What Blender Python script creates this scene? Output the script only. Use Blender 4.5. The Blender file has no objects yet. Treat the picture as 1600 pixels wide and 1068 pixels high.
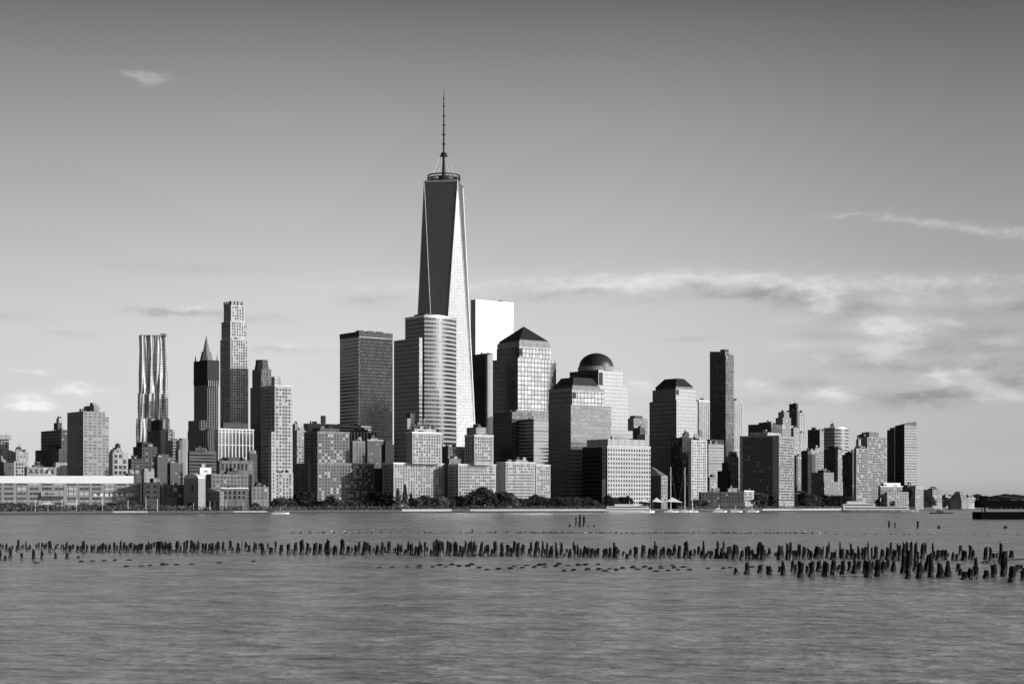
import bpy, bmesh, math, random
from mathutils import Vector, Matrix
R_ = math.radians
random.seed(7)
S = bpy.context.scene
COL = S.collection
F = 2800.0          # focal length in pixels of the 1600 px wide photograph
H = 6.3             # eye height above the water
HY = 789.3          # image row of the horizon
GZ = 2.4            # level of the city ground
SUN_AZ, SUN_EL = 106.0, 15.0   # compass-like azimuth from +Y towards +X

# ------------------------------------------------------------------ helpers
def gx(px, Y): return (px - 800.0) / F * Y
def gz(py, Y): return H + (HY - py) / F * Y
def wy(py): return F * H / (py - HY)          # distance of a point of the water

def new_mesh(name, verts, faces, mat=None, smooth=False):
    me = bpy.data.meshes.new(name)
    me.from_pydata([tuple(v) for v in verts], [], faces)
    me.update()
    if mat is not None: me.materials.append(mat)
    if smooth:
        for p in me.polygons: p.use_smooth = True
    return me

def link(name, me, parent=None, loc=(0, 0, 0), rz=0.0):
    o = bpy.data.objects.new(name, me)
    COL.objects.link(o)
    o.location = loc
    o.rotation_euler = (0, 0, rz)
    if parent is not None: o.parent = parent
    return o

def tag(o, label=None, cat=None, group=None, kind=None):
    if label: o['label'] = label
    if cat: o['category'] = cat
    if group: o['group'] = group
    if kind: o['kind'] = kind
    return o

class MB:
    """collects simple solids, then builds ONE mesh object"""
    def __init__(s): s.v, s.f = [], []
    def add(s, v, f):
        n = len(s.v); s.v += [tuple(p) for p in v]; s.f += [tuple(i + n for i in q) for q in f]; return s
    def box(s, x0, x1, y0, y1, z0, z1):
        v = [(x0,y0,z0),(x1,y0,z0),(x1,y1,z0),(x0,y1,z0),(x0,y0,z1),(x1,y0,z1),(x1,y1,z1),(x0,y1,z1)]
        return s.add(v, [(0,3,2,1),(4,5,6,7),(0,1,5,4),(1,2,6,5),(2,3,7,6),(3,0,4,7)])
    def prism(s, poly, z0, z1, top=None):
        n = len(poly); top = top or poly
        v = [(p[0],p[1],z0) for p in poly] + [(p[0],p[1],z1) for p in top]
        f = [tuple(range(n-1,-1,-1)), tuple(range(n,2*n))] + [(i,(i+1)%n,n+(i+1)%n,n+i) for i in range(n)]
        return s.add(v, f)
    def tube(s, a, b, r0, r1=None, n=8):
        a, b = Vector(a), Vector(b); r1 = r0 if r1 is None else r1
        d = (b-a).normalized(); u = d.orthogonal().normalized(); w = d.cross(u)
        v = []
        for c, r in ((a,r0),(b,r1)):
            for k in range(n):
                t = 2*math.pi*k/n
                v.append(c + (u*math.cos(t)+w*math.sin(t))*r)
        f = [(k,(k+1)%n,n+(k+1)%n,n+k) for k in range(n)] + [tuple(range(n-1,-1,-1)), tuple(range(n,2*n))]
        return s.add(v, f)
    def ring(s, r, tr, z, n=40, m=6):
        v, f = [], []
        for i in range(n):
            a = 2*math.pi*i/n
            for j in range(m):
                b = 2*math.pi*j/m
                q = r + tr*math.cos(b)
                v.append((q*math.cos(a), q*math.sin(a), z + tr*math.sin(b)))
        for i in range(n):
            for j in range(m):
                f.append((i*m+j, ((i+1)%n)*m+j, ((i+1)%n)*m+(j+1)%m, i*m+(j+1)%m))
        return s.add(v, f)
    def dome(s, cx, cy, z0, r, h, n=40, m=10):
        v, f = [], []
        for j in range(m):
            t = (math.pi/2)*j/m
            for i in range(n):
                a = 2*math.pi*i/n
                v.append((cx+r*math.cos(t)*math.cos(a), cy+r*math.cos(t)*math.sin(a), z0+h*math.sin(t)))
        v.append((cx,cy,z0+h))
        for j in range(m-1):
            for i in range(n):
                f.append((j*n+i, j*n+(i+1)%n, (j+1)*n+(i+1)%n, (j+1)*n+i))
        for i in range(n): f.append(((m-1)*n+i,(m-1)*n+(i+1)%n,len(v)-1))
        return s.add(v, f)
    def build(s, name, mat, parent=None, smooth=False, **k):
        return link(name, new_mesh(name, s.v, s.f, mat, smooth), parent, **k)

# ------------------------------------------------------------------ node helper
class NT:
    def __init__(s, tree): s.t = tree; s.n = tree.nodes; s.l = tree.links
    def node(s, typ, **k):
        nd = s.n.new(typ)
        for a, b in k.items(): setattr(nd, a, b)
        return nd
    def put(s, sock, v):
        if hasattr(v, 'is_output') or isinstance(v, bpy.types.NodeSocket): s.l.new(v, sock)
        else: sock.default_value = v
    def m(s, op, a, b=0.0, c=0.0, clamp=False):
        nd = s.node('ShaderNodeMath', operation=op, use_clamp=clamp)
        s.put(nd.inputs[0], a); s.put(nd.inputs[1], b); s.put(nd.inputs[2], c)
        return nd.outputs[0]
    def mix(s, f, a, b):                      # float mix
        nd = s.node('ShaderNodeMix', data_type='FLOAT')
        s.put(nd.inputs[0], f); s.put(nd.inputs[2], a); s.put(nd.inputs[3], b)
        return nd.outputs[0]
    def step(s, x, lo, hi):
        nd = s.node('ShaderNodeMapRange', interpolation_type='SMOOTHSTEP')
        s.put(nd.inputs[0], x); s.put(nd.inputs[1], lo); s.put(nd.inputs[2], hi)
        return nd.outputs[0]
    def xyz(s, v):
        nd = s.node('ShaderNodeSeparateXYZ'); s.l.new(v, nd.inputs[0]); return nd.outputs
    def vec(s, x, y, z):
        nd = s.node('ShaderNodeCombineXYZ')
        for i, q in enumerate((x,y,z)): s.put(nd.inputs[i], q)
        return nd.outputs[0]
    def grey(s, v):
        nd = s.node('ShaderNodeCombineColor')
        for i in range(3): s.put(nd.inputs[i], v)
        return nd.outputs[0]
    def noise(s, vec, scale, detail=3.0, rough=0.55):
        nd = s.node('ShaderNodeTexNoise')
        s.l.new(vec, nd.inputs['Vector']); nd.inputs['Scale'].default_value = scale
        nd.inputs['Detail'].default_value = detail; nd.inputs['Roughness'].default_value = rough
        return nd.outputs[0]
    def white(s, vec):
        nd = s.node('ShaderNodeTexWhiteNoise', noise_dimensions='3D')
        s.l.new(vec, nd.inputs['Vector']); return nd.outputs

def base_mat(name):
    m = bpy.data.materials.new(name); m.use_nodes = True
    nt = NT(m.node_tree); nt.n.clear()
    out = nt.node('ShaderNodeOutputMaterial'); p = nt.node('ShaderNodeBsdfPrincipled')
    nt.l.new(p.outputs[0], out.inputs[0])
    return m, nt, p

def plain(name, v, rough=0.8, metal=0.0, var=0.25, scale=0.15, spec=0.3, storey=0.):
    m, nt, p = base_mat(name)
    tc = nt.node('ShaderNodeTexCoord')
    n = nt.noise(tc.outputs['Object'], scale, 5.0, 0.65)
    oi = nt.node('ShaderNodeObjectInfo')
    k = nt.m('MULTIPLY_ADD', nt.m('SUBTRACT', n, 0.5), 2*var, 1.0)
    if storey:                                 # spandrel courses and pier strips of the masonry
        x, y, z = nt.xyz(tc.outputs['Object'])
        fz = nt.m('FRACT', nt.m('ADD', nt.m('DIVIDE', z, storey), 1000.)); fu = nt.m('FRACT', nt.m('ADD', nt.m('DIVIDE', nt.m('ADD', x, y), storey*3.1), 1000.))
        k = nt.m('MULTIPLY', k, nt.m('MULTIPLY_ADD', nt.m('LESS_THAN', fz, .24), -.34, 1.1))
        k = nt.m('MULTIPLY', k, nt.m('MULTIPLY_ADD', nt.m('LESS_THAN', fu, .22), -.28, 1.05))
    nt.l.new(nt.grey(nt.m('MULTIPLY', k, v)), p.inputs['Base Color'])
    p.inputs['Roughness'].default_value = rough; p.inputs['Metallic'].default_value = metal
    p.inputs['Specular IOR Level'].default_value = spec
    return m

def facade(name, wall, glass, su, sv, wu, wv, metal=0.7, rg=0.12, rw=0.75, jit=0.02, vj=0.35, blind=0.0, lum=0.5, grime=0.2, spec=0.15, ax=1., ay=1.):
    """wall with a regular grid of panes: su, sv cell size in metres, wu, wv share of the cell that is glass"""
    m, nt, p = base_mat(name)
    tc = nt.node('ShaderNodeTexCoord'); x, y, z = nt.xyz(tc.outputs['Object'])
    g = nt.node('ShaderNodeNewGeometry')
    u = nt.m('ADD', nt.m('MULTIPLY', x, ax), nt.m('MULTIPLY', y, ay))
    a = nt.m('DIVIDE', u, su); b = nt.m('DIVIDE', z, sv)
    fa = nt.m('FRACT', nt.m('ADD', a, 1000.0)); fb = nt.m('FRACT', nt.m('ADD', b, 1000.0))
    ia = nt.m('FLOOR', a); ib = nt.m('FLOOR', b)
    inu = nt.m('LESS_THAN', nt.m('ABSOLUTE', nt.m('SUBTRACT', fa, 0.5)), wu/2) if wu < 1 else 1.0
    inv = nt.m('LESS_THAN', nt.m('ABSOLUTE', nt.m('SUBTRACT', fb, 0.5)), wv/2) if wv < 1 else 1.0
    mask = nt.m('MULTIPLY', inu, inv)
    wn = nt.white(nt.vec(ia, ib, nt.m('FLOOR', nt.m('MULTIPLY', x, 0.001))))
    n = nt.noise(tc.outputs['Object'], 0.04, 5.0, 0.6)
    wl = nt.m('MULTIPLY', nt.m('MULTIPLY_ADD', nt.m('SUBTRACT', n, 0.5), 2*grime, 1.0), wall)
    gl = nt.m('MULTIPLY', nt.m('MULTIPLY_ADD', nt.m('SUBTRACT', wn[0], 0.5), 2*vj, 1.0), glass)
    isb = 0.0
    if blind > 0:
        isb = nt.m('LESS_THAN', wn[0], blind)
        gl = nt.mix(isb, gl, lum)
    sx, sy, sz = nt.xyz(g.outputs['Normal'])
    up = nt.m('GREATER_THAN', sz, 0.7)
    mask = nt.m('MULTIPLY', mask, nt.m('SUBTRACT', 1.0, up))
    col = nt.mix(mask, wl, gl)
    nt.l.new(nt.grey(col), p.inputs['Base Color'])
    mm = mask if blind == 0 else nt.m('MULTIPLY', mask, nt.m('SUBTRACT', 1.0, isb))
    nt.l.new(nt.m('MULTIPLY', mm, metal), p.inputs['Metallic'])
    nt.l.new(nt.mix(mask, rw, rg), p.inputs['Roughness'])
    p.inputs['Specular IOR Level'].default_value = spec
    if jit > 0:                                # every pane sits a little out of true
        sub = nt.node('ShaderNodeVectorMath', operation='SUBTRACT'); nt.l.new(wn[1], sub.inputs[0]); sub.inputs[1].default_value = (.5,.5,.5)
        sc = nt.node('ShaderNodeVectorMath', operation='SCALE'); nt.l.new(sub.outputs[0], sc.inputs[0])
        nt.put(sc.inputs['Scale'], nt.m('MULTIPLY', mask, jit*2))
        ad = nt.node('ShaderNodeVectorMath', operation='ADD'); nt.l.new(sc.outputs[0], ad.inputs[0]); nt.l.new(g.outputs['Normal'], ad.inputs[1])
        no = nt.node('ShaderNodeVectorMath', operation='NORMALIZE'); nt.l.new(ad.outputs[0], no.inputs[0])
        nt.l.new(no.outputs[0], p.inputs['Normal'])
    return m

def pane_mat(name, dark=0.03, lit=0.45, share=0.22):
    m, nt, p = base_mat(name)
    oi = nt.node('ShaderNodeObjectInfo'); g = nt.node('ShaderNodeNewGeometry')
    r = nt.m('FRACT', nt.m('ADD', oi.outputs['Random'], g.outputs['Random Per Island']))
    b = nt.m('LESS_THAN', r, share)
    v = nt.mix(b, nt.m('MULTIPLY_ADD', r, dark*1.5, dark*0.4), nt.m('MULTIPLY_ADD', r, 0.9, lit*0.6))
    nt.l.new(nt.grey(v), p.inputs['Base Color'])
    p.inputs['Roughness'].default_value = 0.25
    p.inputs['Specular IOR Level'].default_value = 0.12
    return m

# ------------------------------------------------------------------ materials
M = dict(
    wl=plain('pale_concrete', .32, storey=2.95), wm=plain('grey_concrete', .24, storey=3.1), wb=plain('brown_brick', .15, storey=3.), wr=plain('red_brick', .24),
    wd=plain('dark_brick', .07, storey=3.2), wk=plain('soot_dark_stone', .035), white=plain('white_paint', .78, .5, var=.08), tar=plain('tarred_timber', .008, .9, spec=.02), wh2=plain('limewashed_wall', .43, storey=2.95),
    roofd=plain('dark_roof_metal', .05, .45, .5, var=.15), steel=plain('dark_steel', .035, .5, .3), lsteel=plain('light_steel', .45, .35, .8),
    cap=plain('pale_stone_trim', .55), conc=plain('pale_seawall', .34, scale=.6), dconc=plain('tide_stained_wall', .035, scale=.4),
    copper=plain('weathered_copper', .16, .6), canvas=plain('white_canvas', .82, .7, var=.05),
    pane=pane_mat('window_pane', .03, .4, .16), pane2=pane_mat('window_pane_bright', .02, .4, .2), paned=pane_mat('window_pane_dark', .02, .25, .12),
    f_light=facade('pale_grid_facade', .30, .06, 3.6, 3.2, .5, .5, .4, blind=.15),
    f_mid=facade('grey_grid_facade', .25, .05, 3.6, 3.3, .5, .5, .4, blind=.15),
    f_brick=facade('brick_grid_facade', .2, .05, 3.4, 3.1, .5, .52, .4, blind=.15, lum=.35),
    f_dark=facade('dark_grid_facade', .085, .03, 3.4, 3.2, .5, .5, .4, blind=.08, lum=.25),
    f_dband=facade('dark_band_facade', .12, .03, 40., 3.4, 1., .55, .4, blind=.0),
    f_lband=facade('pale_band_facade', .33, .05, 40., 3.5, 1., .5, .4, blind=.0, grime=.3),
    f_fin=facade('pale_fin_facade', .42, .05, 4.2, 4., .55, .93, .4),
    f_dfin=facade('dark_fin_facade', .17, .03, 3.6, 4., .55, .9, .4),
    balc=facade('balcony_facade', .26, .06, 4.6, 2.9, .62, .5, .2, blind=.12, lum=.3),
    wtc=facade('tall_tower_glass', .09, .14, 3.04, 4.1, .86, .94, .55, rg=.13, rw=.4, jit=.003, vj=.07, grime=.12, ax=1.25, ay=.4),
    wtcbase=facade('tower_base_glass', .35, .4, 2., 6., .7, .95, .6, rg=.25),
    gold=facade('steel_band_glass', .38, .07, 1.6, 4.6, .94, .64, .75, rg=.2, rw=.5, jit=.01, vj=.25),
    sev=facade('grey_band_glass', .62, .10, 40., 4.4, 1., .45, .6, rg=.12, rw=.5, jit=.01, vj=.3),
    mirror=facade('glare_pale_mirror_glass', .34, .40, 3., 4., .88, .88, .15, rg=.4, rw=.5, jit=.003, vj=.06, grime=.06),  # mirrored sun glare put into a pale base colour
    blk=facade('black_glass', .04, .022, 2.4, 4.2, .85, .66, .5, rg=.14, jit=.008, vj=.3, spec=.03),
    wfc=facade('granite_and_glass', .06, .10, 4.6, 5.0, .84, .84, .7, rg=.16, rw=.6, jit=.014, vj=.2),
    wfcs=facade('granite_with_small_panes', .22, .05, 2.9, 4.1, .58, .58, .7, rg=.18, rw=.65, jit=.014, vj=.4),
    wfcp=facade('smooth_granite_glass', .22, .10, 3.2, 4.1, .88, .86, .6, rg=.26, rw=.6, jit=.001, vj=.03, grime=.03),
    grid=facade('white_fin_grid', .62, .07, 4.3, 14., .70, .95, .5, jit=.01),
    lowgrid=facade('pale_window_grid', .42, .05, 3.4, 4.4, .60, .56, .0, jit=.0, vj=.7, spec=.06),
    west=facade('brown_glass_tower', .07, .035, 1.9, 3.4, .72, .66, .8, rg=.16, rw=.5, jit=.03, vj=.6),
    stain=facade('folded_stainless', .52, .05, 2.6, 3.6, .52, .5, .5, rg=.25, rw=.4, jit=.0, vj=.4, grime=.05),
    pier=facade('pier_shed_wall', .30, .10, 9., 3.6, .75, .5, .3, blind=.22, lum=.5, vj=.5),
)
# the folded steel tower's cladding is metal
for nd in M['stain'].node_tree.nodes:
    if nd.type == 'BSDF_PRINCIPLED': nd.inputs['Specular IOR Level'].default_value = 0.8

def wood_mat():
    m, nt, p = base_mat('weathered_timber')
    tc = nt.node('ShaderNodeTexCoord'); oi = nt.node('ShaderNodeObjectInfo')
    mp = nt.node('ShaderNodeMapping'); mp.inputs['Scale'].default_value = (7, 7, 1.2); nt.l.new(tc.outputs['Object'], mp.inputs[0])
    n = nt.noise(mp.outputs[0], 1.6, 6., .7)
    x, y, z = nt.xyz(tc.outputs['Object'])
    # a band of pale barnacles and dried salt low on every pile, dark wet rot above it
    salt = nt.m('MULTIPLY', nt.step(z, .42, .08), nt.step(n, .45, .66))
    v = nt.m('ADD', nt.m('MULTIPLY', nt.step(n, .3, .8), .016), .002)
    v = nt.m('ADD', v, nt.m('MULTIPLY', salt, .30))
    v = nt.m('MULTIPLY', v, nt.m('MULTIPLY_ADD', oi.outputs['Random'], .9, .5))
    nt.l.new(nt.grey(v), p.inputs['Base Color']); p.inputs['Roughness'].default_value = .85
    p.inputs['Specular IOR Level'].default_value = .2
    bp = nt.node('ShaderNodeBump'); bp.inputs['Strength'].default_value = .7; bp.inputs['Distance'].default_value = .06
    nt.l.new(n, bp.inputs['Height']); nt.l.new(bp.outputs[0], p.inputs['Normal'])
    return m
M['wood'] = wood_mat()

def leaf_mat():
    m, nt, p = base_mat('spring_foliage')
    g = nt.node('ShaderNodeNewGeometry'); oi = nt.node('ShaderNodeObjectInfo')
    v = nt.m('MULTIPLY', nt.m('MULTIPLY_ADD', g.outputs['Random Per Island'], .075, .016), nt.m('MULTIPLY_ADD', oi.outputs['Random'], 1.1, .55))
    nt.l.new(nt.grey(v), p.inputs['Base Color']); p.inputs['Roughness'].default_value = .8; p.inputs['Specular IOR Level'].default_value = .15
    return m
M['leaf'] = leaf_mat()
M['bark'] = plain('tree_bark', .06, .9, scale=2.)

def water_mat():
    m, nt, p = base_mat('river_water')
    g = nt.node('ShaderNodeNewGeometry')
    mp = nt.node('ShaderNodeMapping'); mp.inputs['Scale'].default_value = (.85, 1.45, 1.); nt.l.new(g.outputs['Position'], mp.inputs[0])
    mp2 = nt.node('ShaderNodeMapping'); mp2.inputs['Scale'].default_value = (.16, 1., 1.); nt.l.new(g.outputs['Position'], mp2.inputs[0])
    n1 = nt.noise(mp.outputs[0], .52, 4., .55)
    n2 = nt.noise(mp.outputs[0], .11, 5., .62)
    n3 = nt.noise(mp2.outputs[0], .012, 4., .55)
    # light and dark wave streaks painted into the base colour as noise
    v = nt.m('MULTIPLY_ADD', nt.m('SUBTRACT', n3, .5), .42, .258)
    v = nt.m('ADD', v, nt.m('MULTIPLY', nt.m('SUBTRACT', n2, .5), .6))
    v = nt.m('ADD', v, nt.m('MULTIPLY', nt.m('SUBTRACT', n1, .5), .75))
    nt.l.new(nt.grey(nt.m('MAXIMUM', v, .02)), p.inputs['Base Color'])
    nt.l.new(nt.m('MULTIPLY_ADD', nt.m('SUBTRACT', n3, .5), .3, .25), p.inputs['Roughness'])
    p.inputs['IOR'].default_value = 1.33
    h = nt.m('ADD', nt.m('MULTIPLY', n1, 1.2), nt.m('MULTIPLY', n2, 4.))
    bp = nt.node('ShaderNodeBump'); bp.inputs['Strength'].default_value = .55; bp.inputs['Distance'].default_value = .6
    nt.l.new(h, bp.inputs['Height']); nt.l.new(bp.outputs[0], p.inputs['Normal'])
    return m
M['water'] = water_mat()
M['ground'] = plain('city_ground', .09, .9, scale=.05)
M['hill'] = plain('far_wooded_hill', .10, .95, scale=.004, var=.6)
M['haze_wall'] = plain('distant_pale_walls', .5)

# ------------------------------------------------------------------ world
def make_world():
    w = bpy.data.worlds.new('World'); S.world = w; w.use_nodes = True
    nt = NT(w.node_tree); nt.n.clear()
    out = nt.node('ShaderNodeOutputWorld'); bg = nt.node('ShaderNodeBackground'); nt.l.new(bg.outputs[0], out.inputs[0])
    sky = nt.node('ShaderNodeTexSky'); sky.sky_type = 'NISHITA'; sky.sun_disc = False
    sky.sun_elevation = R_(SUN_EL); sky.sun_rotation = R_(SUN_AZ); sky.air_density = 1.0; sky.dust_density = 1.2; sky.altitude = 10
    sep = nt.node('ShaderNodeSeparateColor'); nt.l.new(sky.outputs[0], sep.inputs[0])
    red = nt.m('ADD', nt.m('MULTIPLY', sep.outputs[0], .8), nt.m('MULTIPLY', sep.outputs[1], .2))   # a red filter: black and white film
    tc = nt.node('ShaderNodeTexCoord'); x, y, z = nt.xyz(tc.outputs['Generated'])
    az = nt.m('ARCTAN2', x, y); el = nt.m('ARCSINE', z)
    U = nt.m('MULTIPLY', az, 2.8); V = nt.m('MULTIPLY', el, 2.8)      # photo thousands of pixels: U=(px-800)/1000, V=(789-py)/1000
    # wispy distortion of the coordinates
    d1 = nt.noise(nt.vec(nt.m('MULTIPLY', U, 13.), nt.m('MULTIPLY', V, 36.), 0.), 1., 5., .62)
    d2 = nt.noise(nt.vec(nt.m('MULTIPLY', U, 13.), nt.m('MULTIPLY', V, 36.), 9.), 1., 5., .62)
    U2 = nt.m('ADD', U, nt.m('MULTIPLY', nt.m('SUBTRACT', d1, .5), .11))
    V2 = nt.m('ADD', V, nt.m('MULTIPLY', nt.m('SUBTRACT', d2, .5), .035))
    puff = nt.noise(nt.vec(nt.m('MULTIPLY', U, 30.), nt.m('MULTIPLY', V, 64.), 3.), 1., 8., .66)
    def blobs(lst):
        tot = None
        for px, py, rx, ry, am in lst:
            a0 = math.atan((px-800)/F); e0 = math.atan((HY-py)/F*math.cos(a0))
            if px > 1250 and 460 < py and rx < 70: rx, ry = rx*.85, ry*1.35      # heaped clouds are rounder than the streaks
            a = nt.m('DIVIDE', nt.m('SUBTRACT', U2, a0*2.8), rx/1000)
            b = nt.m('DIVIDE', nt.m('SUBTRACT', V2, e0*2.8), ry/1000)
            q = nt.m('ADD', nt.m('MULTIPLY', a, a), nt.m('MULTIPLY', b, b))
            e = nt.m('MULTIPLY', nt.m('EXPONENT', nt.m('MULTIPLY', q, -1.)), am)
            tot = e if tot is None else nt.m('ADD', tot, e)
        return tot
    bright = blobs([(236,121,34,9,.85),(212,113,20,6,.5),(1330,334,40,5,.6),(1400,342,45,8,.6),(1470,350,50,9,.65),(1540,359,50,10,.62),(1595,368,40,10,.55),
        (1285,470,32,18,.9),(1100,436,130,12,.35),(1400,512,50,14,.9),(1370,548,65,14,1.),(1545,600,60,15,.8),(1460,590,32,17,.9),
        (1300,615,50,13,.9),(1200,615,40,9,.4),(1565,532,50,11,.5),(1000,606,40,14,.5),(310,484,30,9,.5),(450,545,40,8,.5),(130,608,40,9,.7),
        (40,625,40,12,.5),(40,578,40,6,.5),(1250,440,330,20,.36),(1500,440,220,15,.40),(520,440,260,30,.12),(1530,560,40,9,.4),(60,636,60,8,.4),(1000,440,220,20,.34),(700,450,240,22,.26),(1560,470,120,16,.45),(1400,470,60,10,.5),(1420,535,40,8,.6),(1510,575,30,8,.6),(1290,560,30,8,.5),(1180,600,60,8,.5),(1240,500,40,7,.4),(1240,540,50,10,.4),(1480,505,40,9,.6),(1350,500,36,9,.5),(1580,620,60,9,.5)])
    dark = blobs([(1090,448,60,12,.9),(1170,460,60,9,.8),(1250,470,40,10,.8),(1310,490,50,9,.5),(1440,538,60,10,.6),(1330,556,60,9,.8),(1540,520,60,7,.5),
        (1580,596,40,11,1.),(1520,568,70,7,.7),(1400,575,80,9,.5),(1400,625,70,14,.6),(1590,480,30,8,.7),(1500,490,50,8,.3),(300,490,60,6,.7),(240,487,40,4,.5),
        (440,548,60,5,.5),(860,462,70,11,.45),(930,455,40,7,.4),(110,522,40,4,.35),(1540,545,80,9,.5),(1080,530,40,5,.3),(20,495,40,7,.3),(580,472,40,9,.4),(1380,530,50,7,.6),(1260,600,60,7,.5),(1460,615,60,9,.6),(1350,475,60,7,.5),(1200,455,40,7,.5),(1290,520,40,6,.4),(1220,625,80,9,.4),(1500,620,60,9,.5),(400,500,60,6,.3),(300,420,120,9,.2),(1010,470,50,6,.3)])
    # photographic tone of the clear sky along height
    ramp = nt.node('ShaderNodeValToRGB'); cr = ramp.color_ramp
    nt.l.new(nt.m('DIVIDE', nt.m('MAXIMUM', V, 0.), 1.6), ramp.inputs[0])
    pts = SKY_TONE
    cr.elements[0].position = pts[0][0]; cr.elements[0].color = (pts[0][1],)*3 + (1,)
    cr.elements[1].position = pts[-1][0]; cr.elements[1].color = (pts[-1][1],)*3 + (1,)
    for q, vv in pts[1:-1]:
        e = cr.elements.new(q); e.color = (vv,)*3 + (1,)
    tone = nt.m('MULTIPLY', ramp.outputs[0], 2.0)
    # added dimming of the sky opposite the sun, to deepen the shaded faces
    hl = nt.m('SQRT', nt.m('ADD', nt.m('MULTIPLY', x, x), nt.m('MULTIPLY_ADD', y, y, .001)))
    away = nt.m('DIVIDE', nt.m('ADD', nt.m('MULTIPLY', x, -1.), nt.m('MULTIPLY', y, .05)), hl)
    tone = nt.m('MULTIPLY', tone, nt.m('MULTIPLY_ADD', nt.step(away, .38, .9), -.62, 1.))
    rt = nt.m('SUBTRACT', nt.step(U, .1, .85), nt.step(U, 1.1, 2.2))
    tone = nt.m('MULTIPLY', tone, nt.m('MULTIPLY_ADD', rt, -.27, 1.))
    tone = nt.m('MULTIPLY', tone, nt.m('MULTIPLY_ADD', nt.step(U, -.25, -.9), -.15, 1.))
    base = nt.m('MULTIPLY', red, tone)
    pm = nt.m('MULTIPLY_ADD', puff, 2.1, -.1)
    pm2 = nt.step(puff, .3, .62)
    bm0 = nt.m('MULTIPLY', bright, pm)
    bm = nt.m('ADD', nt.m('MULTIPLY', nt.step(bm0, .2, .95), .75), nt.m('MULTIPLY', nt.m('MINIMUM', bm0, 1.), .35)); dm = nt.m('MINIMUM', nt.m('MULTIPLY', dark, nt.m('MULTIPLY_ADD', pm2, .9, .25)), 1.)
    base = nt.m('MULTIPLY', base, nt.m('MULTIPLY_ADD', dm, -.36, 1.))
    base = nt.m('MULTIPLY', base, nt.m('MULTIPLY_ADD', bm, .42, 1.))
    nt.l.new(nt.grey(base), bg.inputs[0]); bg.inputs[1].default_value = SKY_STRENGTH
SKY_TONE = [(0, 1.2821), (0.0181, 1.2821), (0.0556, 0.9869), (0.0869, 0.9571), (0.1181, 0.9317), (0.1556, 0.9767), (0.1931, 0.9902), (0.2306, 0.9649), (0.2744, 0.9231), (0.3119, 0.873), (0.3681, 0.7829), (0.4181, 0.6571), (0.4556, 0.5355), (0.49, 0.3999), (0.62, 0.3279), (1, 0.2399)]
SKY_STRENGTH = 0.10
make_world()

sl = bpy.data.lights.new('sun', 'SUN'); sl.energy = 4.2; sl.angle = R_(.5); sl.color = (1, 1, 1)
so = bpy.data.objects.new('sun', sl); COL.objects.link(so)
sd = Vector((math.sin(R_(SUN_AZ))*math.cos(R_(SUN_EL)), math.cos(R_(SUN_AZ))*math.cos(R_(SUN_EL)), math.sin(R_(SUN_EL))))
so.rotation_euler = (-sd).to_track_quat('-Z', 'Y').to_euler(); so.location = (300, -200, 400)

cd = bpy.data.cameras.new('camera'); cam = bpy.data.objects.new('camera', cd); COL.objects.link(cam); S.camera = cam
cam.location = (0, 0, H); cam.rotation_euler = (R_(90), 0, 0)
cd.sensor_width = 36; cd.lens = F/1600*36; cd.shift_y = (HY-534)/1600; cd.clip_start = .5; cd.clip_end = 60000
S.view_settings.view_transform = 'Standard'; S.view_settings.look = 'None'; S.view_settings.exposure = 0; S.view_settings.gamma = 1

# ------------------------------------------------------------------ water, ground, shore
SH = [(-700,807),(0,804),(230,803),(430,802.3),(480,801),(700,800.2),(1000,799.5),(1250,798.6),(1420,797.5),(1470,796),(1540,795),(2300,794.6)]
def shore_py(px):
    for (a,b),(c,d) in zip(SH, SH[1:]):
        if px <= c: return b+(d-b)*(px-a)/(c-a)
    return SH[-1][1]
def shoreY(px): return wy(shore_py(px))
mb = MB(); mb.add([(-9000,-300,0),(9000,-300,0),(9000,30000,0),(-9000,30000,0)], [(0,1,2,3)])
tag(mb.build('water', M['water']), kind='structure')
pts = [(gx(p, shoreY(p)), shoreY(p)) for p, _ in SH]
poly = pts + [(9000, 12000), (-9000, 12000), (-9000, pts[0][1])]
mb = MB(); mb.add([(x,y,GZ) for x,y in poly], [tuple(range(len(poly)))])
tag(mb.build('ground', M['ground']), kind='structure')

def seawall(p0, p1, label, light, h=3.1, cap=1.2):
    n = max(2, int((p1-p0)/40)+1); ps = [p0+(p1-p0)*i/n for i in range(n+1)]
    root = link('seawall', None, None, (gx(p0,shoreY(p0)), shoreY(p0), 0)); tag(root, label, 'seawall')
    o = root.location
    def strip(z0, z1, back, front, mat, nm):
        v, f = [], []
        for p in ps:
            x, y = gx(p, shoreY(p)) - o.x, shoreY(p) - o.y
            v += [(x,y-front,z0),(x,y-front,z1),(x,y+back,z1),(x,y+back,z0)]
        for i in range(n):
            for j in range(4): f.append((i*4+j, (i+1)*4+j, (i+1)*4+(j+1)%4, i*4+(j+1)%4))
        f += [(0,1,2,3), (n*4+3,n*4+2,n*4+1,n*4)]
        link(nm, new_mesh(nm, v, f, mat), root)
    strip(-.5, cap, 2., .35, M['dconc'], 'wall_base')
    strip(cap, h if p0 > 500 else h-.7, 1.5, .1, (M['conc'] if p0 > 500 else M['wm']) if light else M['wd'], 'parapet')
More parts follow.
